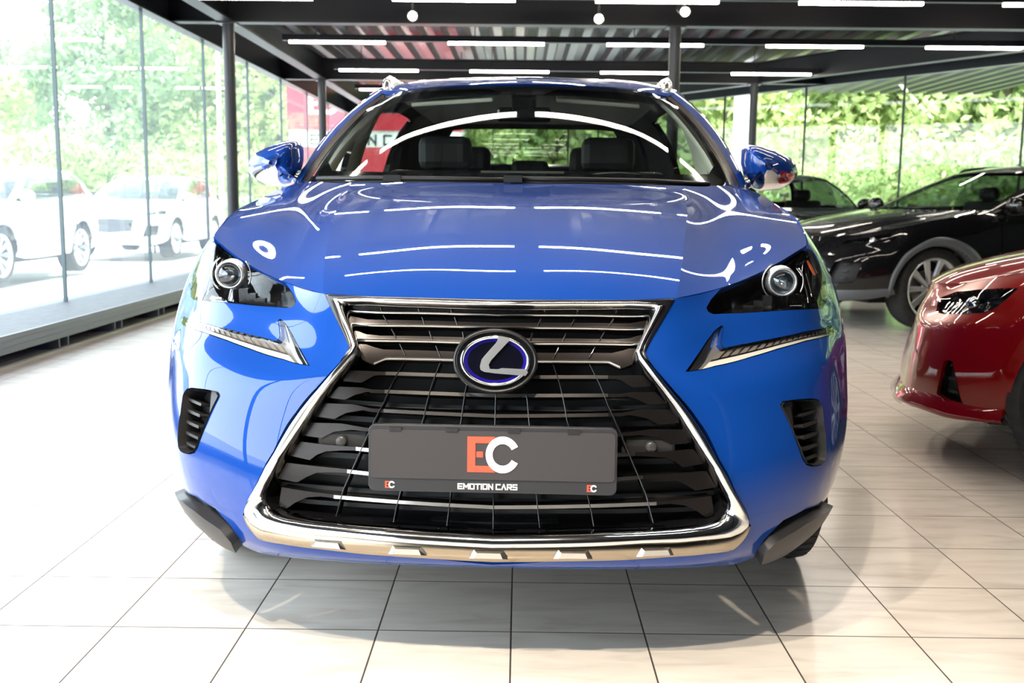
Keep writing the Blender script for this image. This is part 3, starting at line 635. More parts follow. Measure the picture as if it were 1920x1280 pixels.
def wheel(parent, x, y, z, r=.363, w=.225, rimr=.235, side=1, spokes=10, rim_mat=None, name_pos=''):
    """tyre part with a rim sub-part; outer face towards side*x"""
    t = MB(); prof = []
    for a in range(0, 181, 15):
        q = R(a); prof.append((r-.018+.018*math.sin(q)**.5 if a not in (0,180) else r-.03, -math.cos(q)*w/2))
    prof = [(rimr-.005, -w/2+.02), (rimr+.03, -w/2-.004), (r-.05, -w/2-.004)]+prof[1:-1]+[(r-.05, w/2+.004), (rimr+.03, w/2+.004), (rimr-.005, w/2-.02)]
    t.lathe(prof, 64, 'x')
    # tread grooves as thin dark rings and shoulder blocks
    for k in range(56):
        q = 2*math.pi*k/56
        for s_ in (-1, 1):
            c, s2 = math.cos(q), math.sin(q); rr = r+.001
            p = [(s_*w*.28, rr), (s_*w*.46, rr-.008)]
            a0, a1 = q, q+.06
            v = [(p[0][0], p[0][1]*math.cos(a), p[0][1]*math.sin(a)) for a in (a0,a1)]+[(p[1][0], p[1][1]*math.cos(a), p[1][1]*math.sin(a)) for a in (a1,a0)]
            v2 = [(q_[0], q_[1]*1.008, q_[2]*1.008) for q_ in v]
            t.add(v+v2, [(4,5,6,7),(0,1,5,4),(1,2,6,5),(2,3,7,6),(3,0,4,7)])
    o = t.build('tyre', RUBBER, parent); o.location = (x, y, z)
    m = MB(); RM = rim_mat or mat('silver_rim', (.72,.73,.75), .25, .85)
    s = side; d = w/2*s
    m.lathe([(rimr-.002,-w/2*s*.9),(rimr-.02,-.02*s),(rimr-.022,d*.7),(rimr+.004,d*.95),(rimr+.008,d*1.0),(rimr-.012,d*.97),(rimr-.03,d*.6),(rimr-.035,-.0*s)], 56, 'x', material=RM)
    m.lathe([(.001,d*.62),(.03,d*.62),(.035,d*.55),(.06,d*.5),(.075,d*.3)], 32, 'x', material=RM)
    for k in range(spokes):
        q = 2*math.pi*k/spokes
        for j, (r0, r1) in enumerate(((.045, rimr-.02),)):
            w0, w1 = .018, .034
            def P(rad, off, dep): return (dep, rad*math.cos(q)-off*math.sin(q), rad*math.sin(q)+off*math.cos(q))
            v = [P(r0,-w0,d*.5),P(r0,w0,d*.5),P(r1,w1,d*.78),P(r1,-w1,d*.78),P(r0,-w0*.6,d*.62),P(r0,w0*.6,d*.62),P(r1,w1*.7,d*.9),P(r1,-w1*.7,d*.9)]
            m.add(v, [(4,5,6,7),(0,1,5,4),(1,2,6,5),(2,3,7,6),(3,0,4,7)], RM)
    for k in range(5):
        q = 2*math.pi*k/5+.3; m.lathe([(.001,d*.56),(.009,d*.56),(.010,d*.5)], 8, 'x', (0,.045*math.cos(q),.045*math.sin(q)), material=GUN)
    m.lathe([(.001,d*.64),(.022,d*.64),(.026,d*.60)], 20, 'x', material=GUN)
    m.build('rim', None, o)
    b = MB(); b.lathe([(.04,0),(.15,0),(.155,-.01),(.15,-.02)], 32, 'x', material=mat('brake_disc', (.25,.25,.25), .35, .9)); b.lathe([(.06,-.03*s),(rimr-.04,-.03*s),(rimr-.03,-.05*s)], 24, 'x', material=BLACK)
    b.build('brake_disc', None, o)
    return o

SK = skin_patch(SKIN)
ng = SK.net[:, SK.off:SK.off+6].copy(); ng[..., 1] += .03
GP = Patch(ng)
HD = Patch(HOOD); WS = Patch(WSHIELD); RF = Patch(ROOF); GS = Patch(np.array(GSIDE).transpose(1,0,2), mirror=False)

car = empty('car', (-.052, 2.12, 0), -.030, 'blue SUV seen head-on with dark spindle grille, in the centre of the showroom', 'car')

# --- bumper ---
L = OUT['LAMP']; G = OUT['GR_OUT']; AF = OUT['ARCH_F']
seam = [(6.3,6.25),(6.9,5.25)]
bump = [L[0]]+[L[i] for i in (18,17,16,15,14,13,12,11,10,9,8)]+seam+AF[19:26]+OUT['BLUE_LOW']+[(3.4,.02),(2.6,0),(1.5,0),(.7,0),(0,0),(0,.62)]+clamp0(G[:3:-1])[1:]+[(2.5,8.96)]
DRL = OUT['DRL']; VENT = OUT['VENT']
panel('front_bumper', SK, bump, BLUE, car, holes=[DRL, VENT], side=2, step=.013, thick=.02)
# --- bonnet: centre panel and two outer wings meeting at the crease line ---
def sub_patch(net, j0, j1, mirror):
    n = np.array(net, float)[:, j0:j1+1]; return Patch(n, mirror=mirror)
mb = MB()
HC = sub_patch(HOOD, 0, 2, True); HW = sub_patch(HOOD, 2, 5, False)
grid_into(mb, HC, -2, 2, 0, 6, 48, 60)
for sg in (1,-1): grid_into(mb, HW, 0, 3, 0, 6, 40, 60, sg=sg)
def hood_edge(sg):
    s = np.linspace(0,2,20); a = HC.ev(s, s*0); s2 = np.linspace(0,3,30); b = HW.ev(s2, s2*0); t = np.linspace(0,6,50); c = HW.ev(t*0+3, t)
    return np.concatenate([a, b[1:], c[1:]])*[sg,1,1]
for sg in (1,-1):
    e = hood_edge(sg); n = len(e); e1 = e+np.array([0,.004,-.010]); e2 = e+np.array([-.012*sg,.02,-.022])
    V = np.concatenate([e, e1, e2]); F = [(k*n+i, k*n+i+1, (k+1)*n+i+1, (k+1)*n+i) for k in range(2) for i in range(n-1)]
    mb.add(V, F if sg < 0 else [f[::-1] for f in F], None, True)
mb.build('bonnet', BLUE, car)
# --- wings, doors, rear quarters (left and right) ---
wing = [L[8],L[7],L[6],L[5],L[4],(5.75,8.93),(6.5,9),(8,9),(9.62,9),(9.66,6),(9.64,.6)]+AF[0:20]+seam[::-1]
fdoor = [(9.68,.5),(9.70,6),(9.66,9),(10.93,9),(10.93,.5)]
AR = OUT['ARCH_R']
rdoor = [(10.96,.5),(10.96,9),(11.78,9),(11.80,5.0)]+[q for q in AR[::-1] if q[0] < 11.80 and q[1] < 4.2][::-1]+[(11.60,.5)]
quarter = [(11.82,5.1),(11.80,9),(13.0,9),(13.0,.4),(12.62,.4)]+AR[0:18]
for sd, nm in ((0,'R'),(1,'L')):
    panel('fender', SK, wing, BLUE, car, side=sd, step=.018)
    panel('front_door', SK, fdoor, BLUE, car, side=sd, step=.04)
    panel('rear_door', SK, rdoor, BLUE, car, side=sd, step=.04)
    panel('rear_quarter', SK, quarter, BLUE, car, side=sd, step=.04)
panel('rear_bumper', SK, [(13.02,0),(15,0),(15,9),(13.02,9)], BLUE, car, side=2, step=.04)
# --- greenhouse ---
m = MB(); panel_into(m, WS, mirror_poly([(0,4),(2.2,4),(3,4),(3,0),(2,0),(1,0),(0,0)]), material=TINT, step=.04, thick=.004, flange=False); m.build('windscreen', None, car)
m = MB(); panel_into(m, WS, [(0,4),(3,4),(3,0),(0,0),(0,.42),(1.6,.40),(2.62,.40),(2.84,.7),(2.90,2),(2.86,3.5),(2.7,3.72),(1.5,3.78),(.6,3.78),(.35,3.5),(0,3.45)], off=-.004, side=2, material=GLOSSB, step=.03, flange=False); m.build('windscreen_border', None, car)
m = MB(); grid_into(m, RF, -3, 3, 0, 6, 60, 50); 
e = RF.ev(np.linspace(-3,3,61), np.zeros(61)); V = np.concatenate([e, e+[0,.01,-.012]]); m.add(V, [(i+1,i,61+i,62+i) for i in range(60)], None, True)
m.build('roof', BLUE, car)
for sg in (1,-1):
    sd = 0 if sg == 1 else 1
    m = MB(); panel_into(m, GS, [(.42,0),(1.15,0),(1.25,3.2),(1.5,3.62),(5.6,3.62),(6,3.0),(6,4),(.42,4)], side=sd, material=BLUE, step=.03, thick=.03, edge_mat=GLOSSB); m.build('pillar', None, car)
    m = MB(); panel_into(m, GS, [(0,0),(.42,0),(.42,4),(0,4)], off=-.004, side=sd, material=mat('bronze_black_trim',(.055,.042,.036),.28,.3), step=.03, thick=.01); m.build('pillar_trim', None, car)
    m = MB(); panel_into(m, GS, [(1.17,.02),(3.1,.02),(3.1,3.6),(1.5,3.6),(1.27,3.2)], off=-.006, side=sd, material=TINT, step=.06, flange=False); m.build('side_window', None, car)
    m = MB(); panel_into(m, GS, [(3.3,.02),(4.6,.02),(4.9,3.6),(3.3,3.6)], off=-.006, side=sd, material=DTINT2, step=.06, flange=False); m.build('side_window', None, car)
    m = MB(); panel_into(m, GS, [(3.1,0),(3.3,0),(3.3,3.62),(3.1,3.62)], off=-.004, side=sd, material=GLOSSB, step=.05, thick=.03); m.build('centre_pillar', None, car)
    m = MB(); panel_into(m, GS, [(4.6,0),(6,0),(6,3.0),(5.6,3.62),(4.9,3.62)], side=sd, material=BLUE, step=.05, thick=.03, edge_mat=GLOSSB); m.build('rear_pillar', None, car)
    # shoulder between doors and window line
    s = np.linspace(8.9, 12.9, 40); a = SK.ev(s, s*0+9); s2 = np.linspace(0, 6, 40); b = GS.ev(s2, s2*0)
    m = MB(); V = np.concatenate([a, b]); F = [(i, i+1, 41+i, 40+i) for i in range(39)]; V = V*[sg,1,1]
    m.add(V, F if sg > 0 else [f[::-1] for f in F], None, True); m.build('window_sill', BLUE, car)
    # roof rail
    t = np.linspace(0, 1, 30); base = GS.ev(1.05+t*4.4, np.full(30, 4.0)); lift = .030*np.minimum(1, np.minimum(t, 1-t)*9)
    m = MB(); sec = [(-.030,-.012),(-.020,.008),(-.002,.018),(.014,.006),(.016,-.012)]; V = []
    for p, l, tt_ in zip(base, lift, t):
        k = .35+.65*min(1, min(tt_, 1-tt_)*12)
        for sx_, sz_ in sec: V.append(((p[0]-.034+sx_*k)*sg, p[1], p[2]+.004+l+sz_*k if sz_ > -.01 else p[2]+l*(.85 if k > .99 else .2)-.010))
    n = 5; F = [(i*n+j, (i+1)*n+j, (i+1)*n+(j+1)%n, i*n+(j+1)%n) for i in range(29) for j in range(n)]+[tuple(range(n)), tuple(range(29*n, 30*n))]
    m.add(V, F if sg < 0 else [f[::-1] for f in F], None, True); m.build('roof_rail', SATIN, car)
# tailgate with its window
TG = Patch([[(0,4.50,1.20),(.35,4.46,1.20),(.58,4.42,1.20),(.76,4.35,1.20)],[(0,4.42,1.34),(.33,4.38,1.34),(.55,4.34,1.34),(.71,4.26,1.33)],[(0,4.32,1.46),(.30,4.28,1.46),(.52,4.23,1.455),(.655,4.16,1.44)],[(0,4.24,1.56),(.28,4.21,1.558),(.48,4.17,1.55),(.60,4.08,1.525)]])
m = MB(); panel_into(m, TG, [(0,0),(3,0),(3,3),(0,3),(0,2.6),(2.0,2.5),(2.35,.7),(0,.6)], side=2, material=BLUE, step=.04, thick=-.03, edge_mat=GLOSSB); m.build('tailgate', None, car)
m = MB(); panel_into(m, TG, mirror_poly([(0,2.6),(2.0,2.5),(2.35,.7),(0,.6)]), off=.01, material=DTINT2, step=.06, flange=False); m.build('rear_window', None, car)
# dark inner linings of doors, rear pillars, roof sides and tailgate
LINE = mat('dark_lining', (.02,.02,.021), .8, spec=.2)
for sg in (1,-1):
    sd = 0 if sg == 1 else 1; m = MB()
    panel_into(m, GS, [(4.5,0),(6,0),(6,4),(4.8,4)], off=-.045, side=sd, material=LINE, step=.08, flange=False)
    panel_into(m, GS, [(1.3,3.35),(4.8,3.35),(4.8,4),(1.3,4)], off=-.045, side=sd, material=LINE, step=.08, flange=False)
    panel_into(m, SK, [(9.3,4),(12.9,4),(12.9,9),(9.3,9)], off=-.07, side=sd, material=LINE, step=.08, flange=False)
    s = np.linspace(9.3, 12.9, 30); a = SK.ev(s, s*0+9)+SK.nrm(s, s*0+9)*-.05; s2 = np.linspace(.4, 6, 30); b = GS.ev(s2, s2*0+.05)+GS.nrm(s2, s2*0)*-.02
    V = np.concatenate([a, b])*[sg,1,1]; m.add(V, [(i, i+1, 31+i, 30+i) for i in range(29)], LINE, True)
    m.build('inner_lining', None, car)
m = MB(); panel_into(m, TG, [(0,0),(3,0),(3,3),(0,3),(0,2.6),(2.0,2.5),(2.35,.7),(0,.6)], off=.045, side=2, material=LINE, step=.08, flange=False); m.build('inner_lining', None, car)
# cowl below the windscreen
m = MB(); s = np.linspace(-3,3,41)
ha = np.concatenate([(HW.ev(np.linspace(3,0,15), np.full(15,6.0))*[-1,1,1]), HC.ev(np.linspace(-2,2,21), np.full(21,6.0))[1:], HW.ev(np.linspace(0,3,15), np.full(15,6.0))[1:]])
wa = WS.ev(s, s*0); ha = arc_resample(ha, 41); mid = (ha+wa)/2+[0,0,-.02]; V = np.concatenate([ha+[0,-.03,-.012], mid, wa+[0,.01,-.004]])
m.add(V, [(k*41+i, k*41+i+1, (k+1)*41+i+1, (k+1)*41+i) for k in range(2) for i in range(40)], None, True); m.build('cowl_panel', PLASTIC, car)

# --- grille ---
FO, FI = OUT['FR_OUT'], OUT['FR_IN']; FO = clamp0(FO); FI = clamp0(FI); GOc = clamp0(G)
m = MB()
anch = [((0,4),(0,4),24),((4,8),(4,8),20),((8,18),(8,18),50),((18,23),(18,22),30),((23,28),(22,27),26),((28,len(FO)-1),(27,len(FI)-1),20)]
strip_into(m, FO, FI, 0, [(0,-.004),(.0,.010),(.18,.018),(.5,.018),(.85,.010),(1,-.004),(1,-.03)], CHROME, patch=SK, anchors=anch)
fr = m.build('grille_surround', None, car)
m = MB()
i0 = len(GOc)
strip_into(m, GOc[:10], FO[:10], 50, [(0,-.012),(0,.003),(.3,.008),(1,.004)], GUN, patch=SK)
m.build('grille_upper_trim', None, car)
# bright lower band
m = MB(); A = GOc[22:]; B = FO[24:]
strip_into(m, A, B, 60, [(0,-.012),(0,.004),(.12,.008),(.9,.004),(1,.0)], mat('polished_skid_trim', (.40,.34,.26), .18, 1), patch=SK)
def px_box(xc, w, z0, z1):
    """raised lozenge on the lower band"""
    q = []
    for sx_, zz, o in ((-.5,z0,0),(.5,z0,0),(.38,z1,0),(-.38,z1,0),(-.36,z0+.004,.010),(.36,z0+.004,.010),(.30,z1-.004,.010),(-.30,z1-.004,.010)):
        x = xc+sx_*w; s = np.interp(abs(x), [0,.2,.38,.52,.65], [0,1,2,3,4]); y = float(np.interp(abs(x), [0,.2,.3,.4,.52,.6], [.004,.008,.018,.036,.085,.13]))-o
        q.append((x, y-.006, zz))
    m.add(q, [(4,5,6,7),(0,1,5,4),(1,2,6,5),(2,3,7,6),(3,0,4,7)], SATIN)
for xc in (-.365,-.185,-.008,.175,.355): px_box(xc, .085, .289+.02*abs(xc), .309+.02*abs(xc))
m.build('skid_trim', None, car)
# dark backing and the slats
m = MB(); panel_into(m, GP, [(0,8.6)]+FI[1:-1]+[(0,1.5)], off=-.10, side=2, material=BLACK, step=.03, flange=False); 
strip_into(m, FI, FI, 90, [(0,-.008),(0,-.16)], GLOSSB, patch=SK)
gr = m.build('grille', None, car)
for i in range(11):   # black plastic bars deep in the opening
    z = 1.9+.62*i
m = MB()
for i, tt_ in enumerate(np.linspace(1.7, 4.4, 9)):
    smax = np.interp(tt_, [1.5,1.8,2.5,3.5,4.5], [1.7,3.0,2.85,2.5,2.1])
    panel_into(m, GP, [(-smax,tt_),(smax,tt_),(smax,tt_+.10),(-smax,tt_+.10)], off=-.035, thick=.03, step=.04, material=BLACK)
o = m.build('black_slats', None, gr); tag(o, kind='stuff')
for k in ('U1','U2','U3','U4'):
    h = clamp0(OUT['SLAT_'+k]); h = [h[0]]+h[1:-1]+[h[-1]]
    m = MB(); panel_into(m, GP, h, off=.0, side=2, thick=.035, step=.02, material=SLAT)
    # bright lower lip
    tb = min(p[1] for p in h if p[0] < .5); se = max(p[0] for p in h)-.10; t_r = [p[1] for p in h if abs(p[0]-max(q[0] for q in h if q[1] < tb+.35)) < .01]
    low = [p for p in h[len(h)//2:] if p[1] < tb+.4][::-1]
    lo = [(0, h[-1][1])]+[p for p in h[::-1][1:] if p[1] <= tb+.42][:3]
    lo = [p for i, p in enumerate(lo) if i == 0 or p[0] > lo[i-1][0]]
    up = [(p[0], p[1]+.13) for p in lo]
    strip_into(m, lo, up, 30, [(0,-.004),(0,.004),(1,.004)], mat('slat_lip', (.62,.59,.57), .18, 1), patch=GP)
    m.build('grille_slat', None, gr)
for k in ('L1','L2','L3','L4','L5','L6','L7'):
    h = clamp0(OUT['SLAT_'+k]); m = MB()
    panel_into(m, GP, h, off=.0, side=2, thick=.035, step=.02, material=SLAT)
    # polished front edge along the thin part
    half_n = [p for p in h if p[0] < (1.75 if k != 'L7' else 2.0)]
    n2 = 4 if k in ('L1','L2','L3','L4') else 5
    up = [p for p in h[:n2]]; dn = [p for p in h[::-1][:n2]]
    dn = [(0, h[-1][1])]+[p for p in dn if p[0] > .01]
    strip_into(m, dn, up, 20, [(0,.004),(1,.004)], mat('slat_lip', (.62,.59,.57), .18, 1), patch=GP)
    m.build('grille_slat', None, gr)
def rib(pts, w, off, nm, par, sides=(1,-1)):
    m = MB(); a = arc_resample(pts, 14)
    A = np.stack([a[:,0]-w, a[:,1]], 1); B = np.stack([a[:,0]+w, a[:,1]], 1)
    strip_into(m, A, B, 14, [(0,off-.03),(0,off),(1,off),(1,off-.03)], GLOSSB, sides=sides, patch=GP)
    return m.build(nm, None, par)
for k in ('RIB_A','RIB_B','RIB_C'):
    for sg in (1,-1): rib(OUT[k], .0055, .006, 'grille_rib', gr, sides=(sg,))
rib([(0,p[1]) for p in OUT['RIB_0']], .0055, .006, 'grille_rib', gr, sides=(1,))
m = MB()
for i in range(11):
    a = arc_resample(OUT['WEB_%d'%i], 4)
    strip_into(m, a-[.009,0], a+[.009,0], 4, [(0,-.03),(0,.002),(1,.002),(1,-.03)], GLOSSB, patch=GP)
o = m.build('grille_web', None, gr); tag(o, kind='stuff')
# parking sensors
for sg in (1,-1):
    m = MB(); m.box((sg*.340-.06,.088,.500),(sg*.340+.06,.15,.548), PLASTIC); m.build('sensor_panel', None, gr, bevel=.01)
    m = MB(); m.lathe([(.001,0),(.011,0),(.0125,.003),(.0125,.02)], 24, 'y', (sg*.3440,.076,.5240), mat('sensor_black', (.04,.04,.042), .35)); m.build('parking_sensor', None, gr)

# --- emblem ---
def ell(a, b, n=64): return [(a*math.cos(2*math.pi*i/n), b*math.sin(2*math.pi*i/n)) for i in range(n)]
def ell_ring(mb, prof, n=72, material=None):
    """prof: (a, b, y)"""
    v = []; k = len(prof)
    for a, b, y in prof: v += [(p[0], y, p[1]) for p in ell(a, b, n)]
    mb.add(v, [(i*n+j, i*n+(j+1)%n, (i+1)*n+(j+1)%n, (i+1)*n+j) for i in range(k-1) for j in range(n)], material, True)
m = MB(); ell_ring(m, [(.092,.071,.06),(.092,.071,.008),(.089,.068,-.001),(.086,.065,-.001),(.083,.062,.004)], material=GUN); em = m.build('emblem', None, car); em.location = (0,.048,.7165); em.rotation_euler = (R(-10),0,0)
m = MB(); m.add([(p[0], .0075, p[1]) for p in ell(.085,.064)], [tuple(range(63,-1,-1))], GLOSSB); m.add([(p[0], .006, p[1]) for p in ell(.073,.0525)], [tuple(range(63,-1,-1))], mat('emblem_blue', (.010,.006,.16), .05, .0, coat=1))
m.build('emblem_plate', None, em)
m = MB(); m.add([(p[0]*.93, .0052, p[1]*.93) for p in ell(.065,.045)], [tuple(range(63,-1,-1))], mat('emblem_black', (.002,.002,.006), .03, 0, coat=1)); m.build('emblem_centre', None, em)
m = MB(); ell_ring(m, [(.0765,.0555,.006),(.0745,.0535,-.002),(.070,.0495,-.002),(.0675,.0475,.006)], material=CHROME)
lp = [(870,232),(930,215),(1115,250),(1090,300),(870,540),(765,660),(722,745),(745,820),(900,822),(960,800),(1400,815),(1445,870),(1400,935),(850,900),(640,875),(575,840),(560,780),(590,650),(660,560),(850,340),(880,290)]
c = .0001178; lp = [((x-838)*c, -(y-668)*c) for x, y in lp]; n = len(lp); cx = sum(p[0] for p in lp)/n
m.prism(lp, -.003, .006, 'y', mat('emblem_chrome', (.88,.88,.9), .28, 1))
m.build('emblem_letter', None, em)

# --- number plate ---
def rrect(x0, z0, x1, z1, r, n=6):
    q = []
    for cx, cz, a0 in ((x1-r,z1-r,0),(x0+r,z1-r,90),(x0+r,z0+r,180),(x1-r,z0+r,270)):
        q += [(cx+r*math.cos(R(a0+90*i/n)), cz+r*math.sin(R(a0+90*i/n))) for i in range(n+1)]
    return q
W2 = .2625
m = MB(); m.prism(rrect(-W2,-.071,W2,.071,.014), -.004, .016, 'y', mat('plate_frame', (.028,.029,.033), .35)); pl = m.build('number_plate', None, car, bevel=.0015); pl.location = (0,-.03,.518); pl.rotation_euler = (R(-4),0,0)
m = MB(); m.prism(rrect(-.2575,-.0425,.2575,.061,.009), -.0065, 0, 'y', mat('plate_insert', (.036,.033,.036), .55)); m.build('plate_insert', None, pl)
for x in (-.205,-.085,.045,.170):
    m = MB(); m.box((x-.013,-.009,.0585),(x+.013,-.002,.0655)); m.build('plate_clip', PLASTIC, pl)
RED = mat('sign_red', (.80,.085,.045), .5); WHT = mat('print_white', (.86,.84,.85), .5)
def ec_logo(par, x, z, h, y, RED=RED):
    """red block E overlapped by a white C"""
    k = h/.067
    e = MB()
    def P(pts): return [(x+a*k, z+b*k) for a, b in pts]
    # E: spine and arms, cut by the round of the C
    cx, r = .0225*1, .0345
    def armpts(z0, z1):
        pts = []
        for zz in np.linspace(z0, z1, 6): pts.append((cx-math.sqrt(max(.0385**2-zz**2, 0))*.86-.0, zz))
        return pts
    e.prism(P([(-.0465,-.0335),(-.0315,-.0335),(-.0315,.0335),(-.0465,.0335)]), y-.0012, y, 'y', RED)
    for z0, z1 in ((.0215,.0335),(-.0335,-.0215)):
        ar = armpts(z0, z1); e.prism(P([(-.0315,z0)]+ar+[(-.0315,z1)]), y-.0012, y, 'y', RED)
    e.prism(P([(-.0295,-.0055),(-.0175,-.0055),(-.0175,.0055),(-.0295,.0055)]), y-.0012, y, 'y', RED)
    e.build('red_letter', None, par)
    c_ = MB(); ro, ri = .0345, .0205; a0, a1 = 27, 333; A = [R(a0+(a1-a0)*i/40) for i in range(41)]
    cx2 = .0195
    for i in range(40):
        q = [(cx2+rr*.92*math.cos(a), rr*math.sin(a)) for rr, a in ((ro,A[i]),(ro,A[i+1]),(ri,A[i+1]),(ri,A[i]))]
        c_.prism(P(q), y-.0014, y-.0002, 'y', WHT)
    c_.build('white_letter', None, par)
ec_logo(pl, .0, .0115, .0755, -.0066)
ec_logo(pl, -.2165, -.0568, .0145, -.0042); ec_logo(pl, .2100, -.0568, .0145, -.0042)
GLY = {'E':[(0,0,0,1),(0,1,1,1),(0,.5,.9,.5),(0,0,1,0)],'M':[(0,0,0,1),(0,1,.5,.35),(.5,.35,1,1),(1,1,1,0)],'O':[(0,0,0,1),(0,1,1,1),(1,1,1,0),(1,0,0,0)],
 'T':[(0,1,1,1),(.5,1,.5,0)],'I':[(0,0,0,1)],'N':[(0,0,0,1),(0,1,1,0),(1,0,1,1)],'C':[(1,1,0,1),(0,1,0,0),(0,0,1,0)],'A':[(0,0,.5,1),(.5,1,1,0)],
 'R':[(0,0,0,1),(0,1,1,1),(1,1,1,.45),(1,.45,.3,.45),(.45,.45,1,0)],'S':[(1,1,0,1),(0,1,0,.5),(0,.5,1,.5),(1,.5,1,0),(1,0,0,0)],'L':[(0,1,0,0),(0,0,1,0)]}
def letters(text, x, z, h, w, gap, t, y, name, par, material, space=None):
    m = MB()
    for ch in text:
        if ch == ' ': x += (space or w*.7); continue
        cw = w*(0.0 if ch == 'I' else 1.25 if ch == 'M' else 1)
        for a, b, c_, d in GLY[ch]:
            p0, p1 = Vector((x+a*cw, z+b*h)), Vector((x+c_*cw, z+d*h)); dd = (p1-p0).normalized(); nn = Vector((-dd.y, dd.x))*t/2; p0 -= dd*t/2; p1 += dd*t/2
            m.prism([tuple(p0-nn), tuple(p1-nn), tuple(p1+nn), tuple(p0+nn)], y-.001, y, 'y')
        x += cw+gap+t
    return m.build(name, material, par)
letters('EMOTION CARS', -.0715, -.0625, .0102, .0080, .0012, .0026, -.0042, 'lettering', pl, WHT, space=.004)

# --- headlamps ---
def inset(poly, k=.985):
    c = np.mean(poly, 0); return [tuple(c+(np.array(p)-c)*k-np.sign(np.array(p)-c)*[.012,.02]) for p in poly]
def to_xyz(px_s, px_t, off=0): return SK.ev([px_s],[px_t])[0]+SK.nrm([px_s],[px_t])[0]*off
for sg in (1,-1):
    sd = 0 if sg == 1 else 1
    m = MB(); panel_into(m, SK, L, off=-.075, side=sd, material=GLOSSB, step=.03, flange=False)
    LN = inset(L,.995); strip_into(m, LN+[LN[0]], LN+[LN[0]], 160, [(0,-.002),(0,-.085)], GLOSSB, sides=(sg,), patch=SK)
    panel_into(m, SK, [(2.95,7.62),(4.0,7.15),(5.2,6.75),(5.3,7.0),(4.2,7.38),(3.0,7.85)], off=-.035, side=sd, material=GLOSSB, thick=.03, step=.03)
    hl = m.build('headlamp', None, car)
    c = np.array([.685,.40,.869])*[sg,1,1]; ax = np.array([sg*.12,-1,0]); 
    m = MB(); 
    m.lathe([(.001,-.026),(.013,-.025),(.021,-.021),(.027,-.012),(.030,0)], 32, 'y', material=glass('projector_glass', (.75,.8,.85), 1.9))
    m.lathe([(.030,.002),(.022,.02),(.001,.028)], 24, 'y', material=mat('projector_bowl', (.35,.36,.38), .15, 1))
    o = m.build('projector_lens', None, hl); o.location = c
    m = MB(); m.lathe([(.0300,.004),(.0295,-.008),(.032,-.013),(.0355,-.010),(.0365,.0),(.039,.02)], 40, 'y', material=mat('lamp_ring', (.72,.73,.74), .25, .8))
    o = m.build('lamp_ring', None, hl); o.location = c
    for r0, a0, a1 in ((.048,120,235),(.052,-30,40)):
        m = MB(); m.tube([(r0*math.cos(R(a)), 0, r0*math.sin(R(a))) for a in np.linspace(a0,a1,16)], .0022, 6, SATIN)
        o = m.build('lamp_trim', None, hl); o.location = c
    # stepped chrome reflector fins beside the lens
    m = MB()
    for q in range(5):
        s0 = 3.15+.22*q; a = to_xyz(s0, 7.75+.02*q, -.05); b = to_xyz(s0+.18, 7.62+.03*q, -.045)
        m.box((min(a[0],b[0])*1, min(a[1],b[1]), a[2]-.012+.001*q), (max(a[0],b[0]), max(a[1],b[1])+.01, a[2]+.016+.003*q))
    m.v = [(v[0]*sg, v[1], v[2]) for v in m.v]; m.build('lamp_reflector', mat('lamp_grey', (.10,.10,.11), .15, .9), hl)
    # Y shaped chrome line at the outer end
    m = MB()
    for pts in ([(5.35,6.95),(5.40,8.1),(5.25,8.6)],[(5.40,8.1),(5.8,8.5)],[(5.62,7.1),(5.66,8.0)],[(5.0,7.0),(4.6,7.25)]):
        a = arc_resample(pts, 8); X = SK.ev(a[:,0], a[:,1])+SK.nrm(a[:,0], a[:,1])*-.03
        m.tube([tuple(v) for v in X*[sg,1,1]], .0022, 6, SATIN)
    m.build('lamp_chrome_line', None, hl)
    m = MB(); panel_into(m, SK, [(5.95,8.4),(6.06,8.1),(6.1,7.7),(6.0,7.75),(5.93,8.1)], off=-.02, side=sd, material=mat('amber', (.7,.13,.02), .3), step=.02, thick=.004); m.build('side_reflector', None, hl)
    m = MB(); panel_into(m, SK, L, off=.001, side=sd, material=CLEAR, step=.016, flange=False); m.build('lamp_cover', None, hl)
    # --- daytime running light ---
    m = MB(); panel_into(m, SK, DRL, off=-.014, side=sd, material=mat('drl_body', (.36,.35,.34), .25, .6), step=.02, flange=False)
    DN = inset(DRL,.995); strip_into(m, DN+[DN[0]], DN+[DN[0]], 160, [(0,.0015),(0,-.022)], GLOSSB, sides=(sg,), patch=SK)
    dl = m.build('daytime_light', None, car)
    # upper row of clear cells and lower plain bar
    topl = DRL[8:14]; botl = DRL[20:14:-1][:6]
    m = MB()
    A_ = arc_resample(DRL[8:14], 21); B_ = arc_resample([DRL[20],DRL[19],DRL[18],DRL[17],DRL[16],DRL[15]], 21)
    for q in range(20):
        w0 = .10; w1 = .42
        a0 = A_[q]*(1-w0)+B_[q]*w0; a1 = A_[q]*(1-w1)+B_[q]*w1; b0 = A_[q+1]*(1-w0)+B_[q+1]*w0; b1 = A_[q+1]*(1-w1)+B_[q+1]*w1
        f_ = .2
        pts = [a0*(1-f_)+b0*f_, b0*(1-f_)+a0*f_, b1*(1-f_)+a1*f_, a1*(1-f_)+b1*f_]
        panel_into(m, SK, [tuple(p) for p in pts], off=-.009, thick=.006, side=sd, step=.02, material=mat('led_cell', (.22,.19,.17), .3, .2))
    m.build('led_cells', None, dl)
    m = MB()
    strip_into(m, A_*(.46)+B_*.54, A_*.08+B_*.92, 21, [(0,-.010),(0,-.007),(1,-.011)], mat('light_guide', (.62,.60,.56), .3), sides=(sg,), patch=SK)
    strip_into(m, A_*(.54)+B_*.46, A_*.50+B_*.50, 21, [(0,-.010),(0,-.005),(1,-.005),(1,-.010)], GLOSSB, sides=(sg,), patch=SK)
    m.build('light_guide', None, dl)
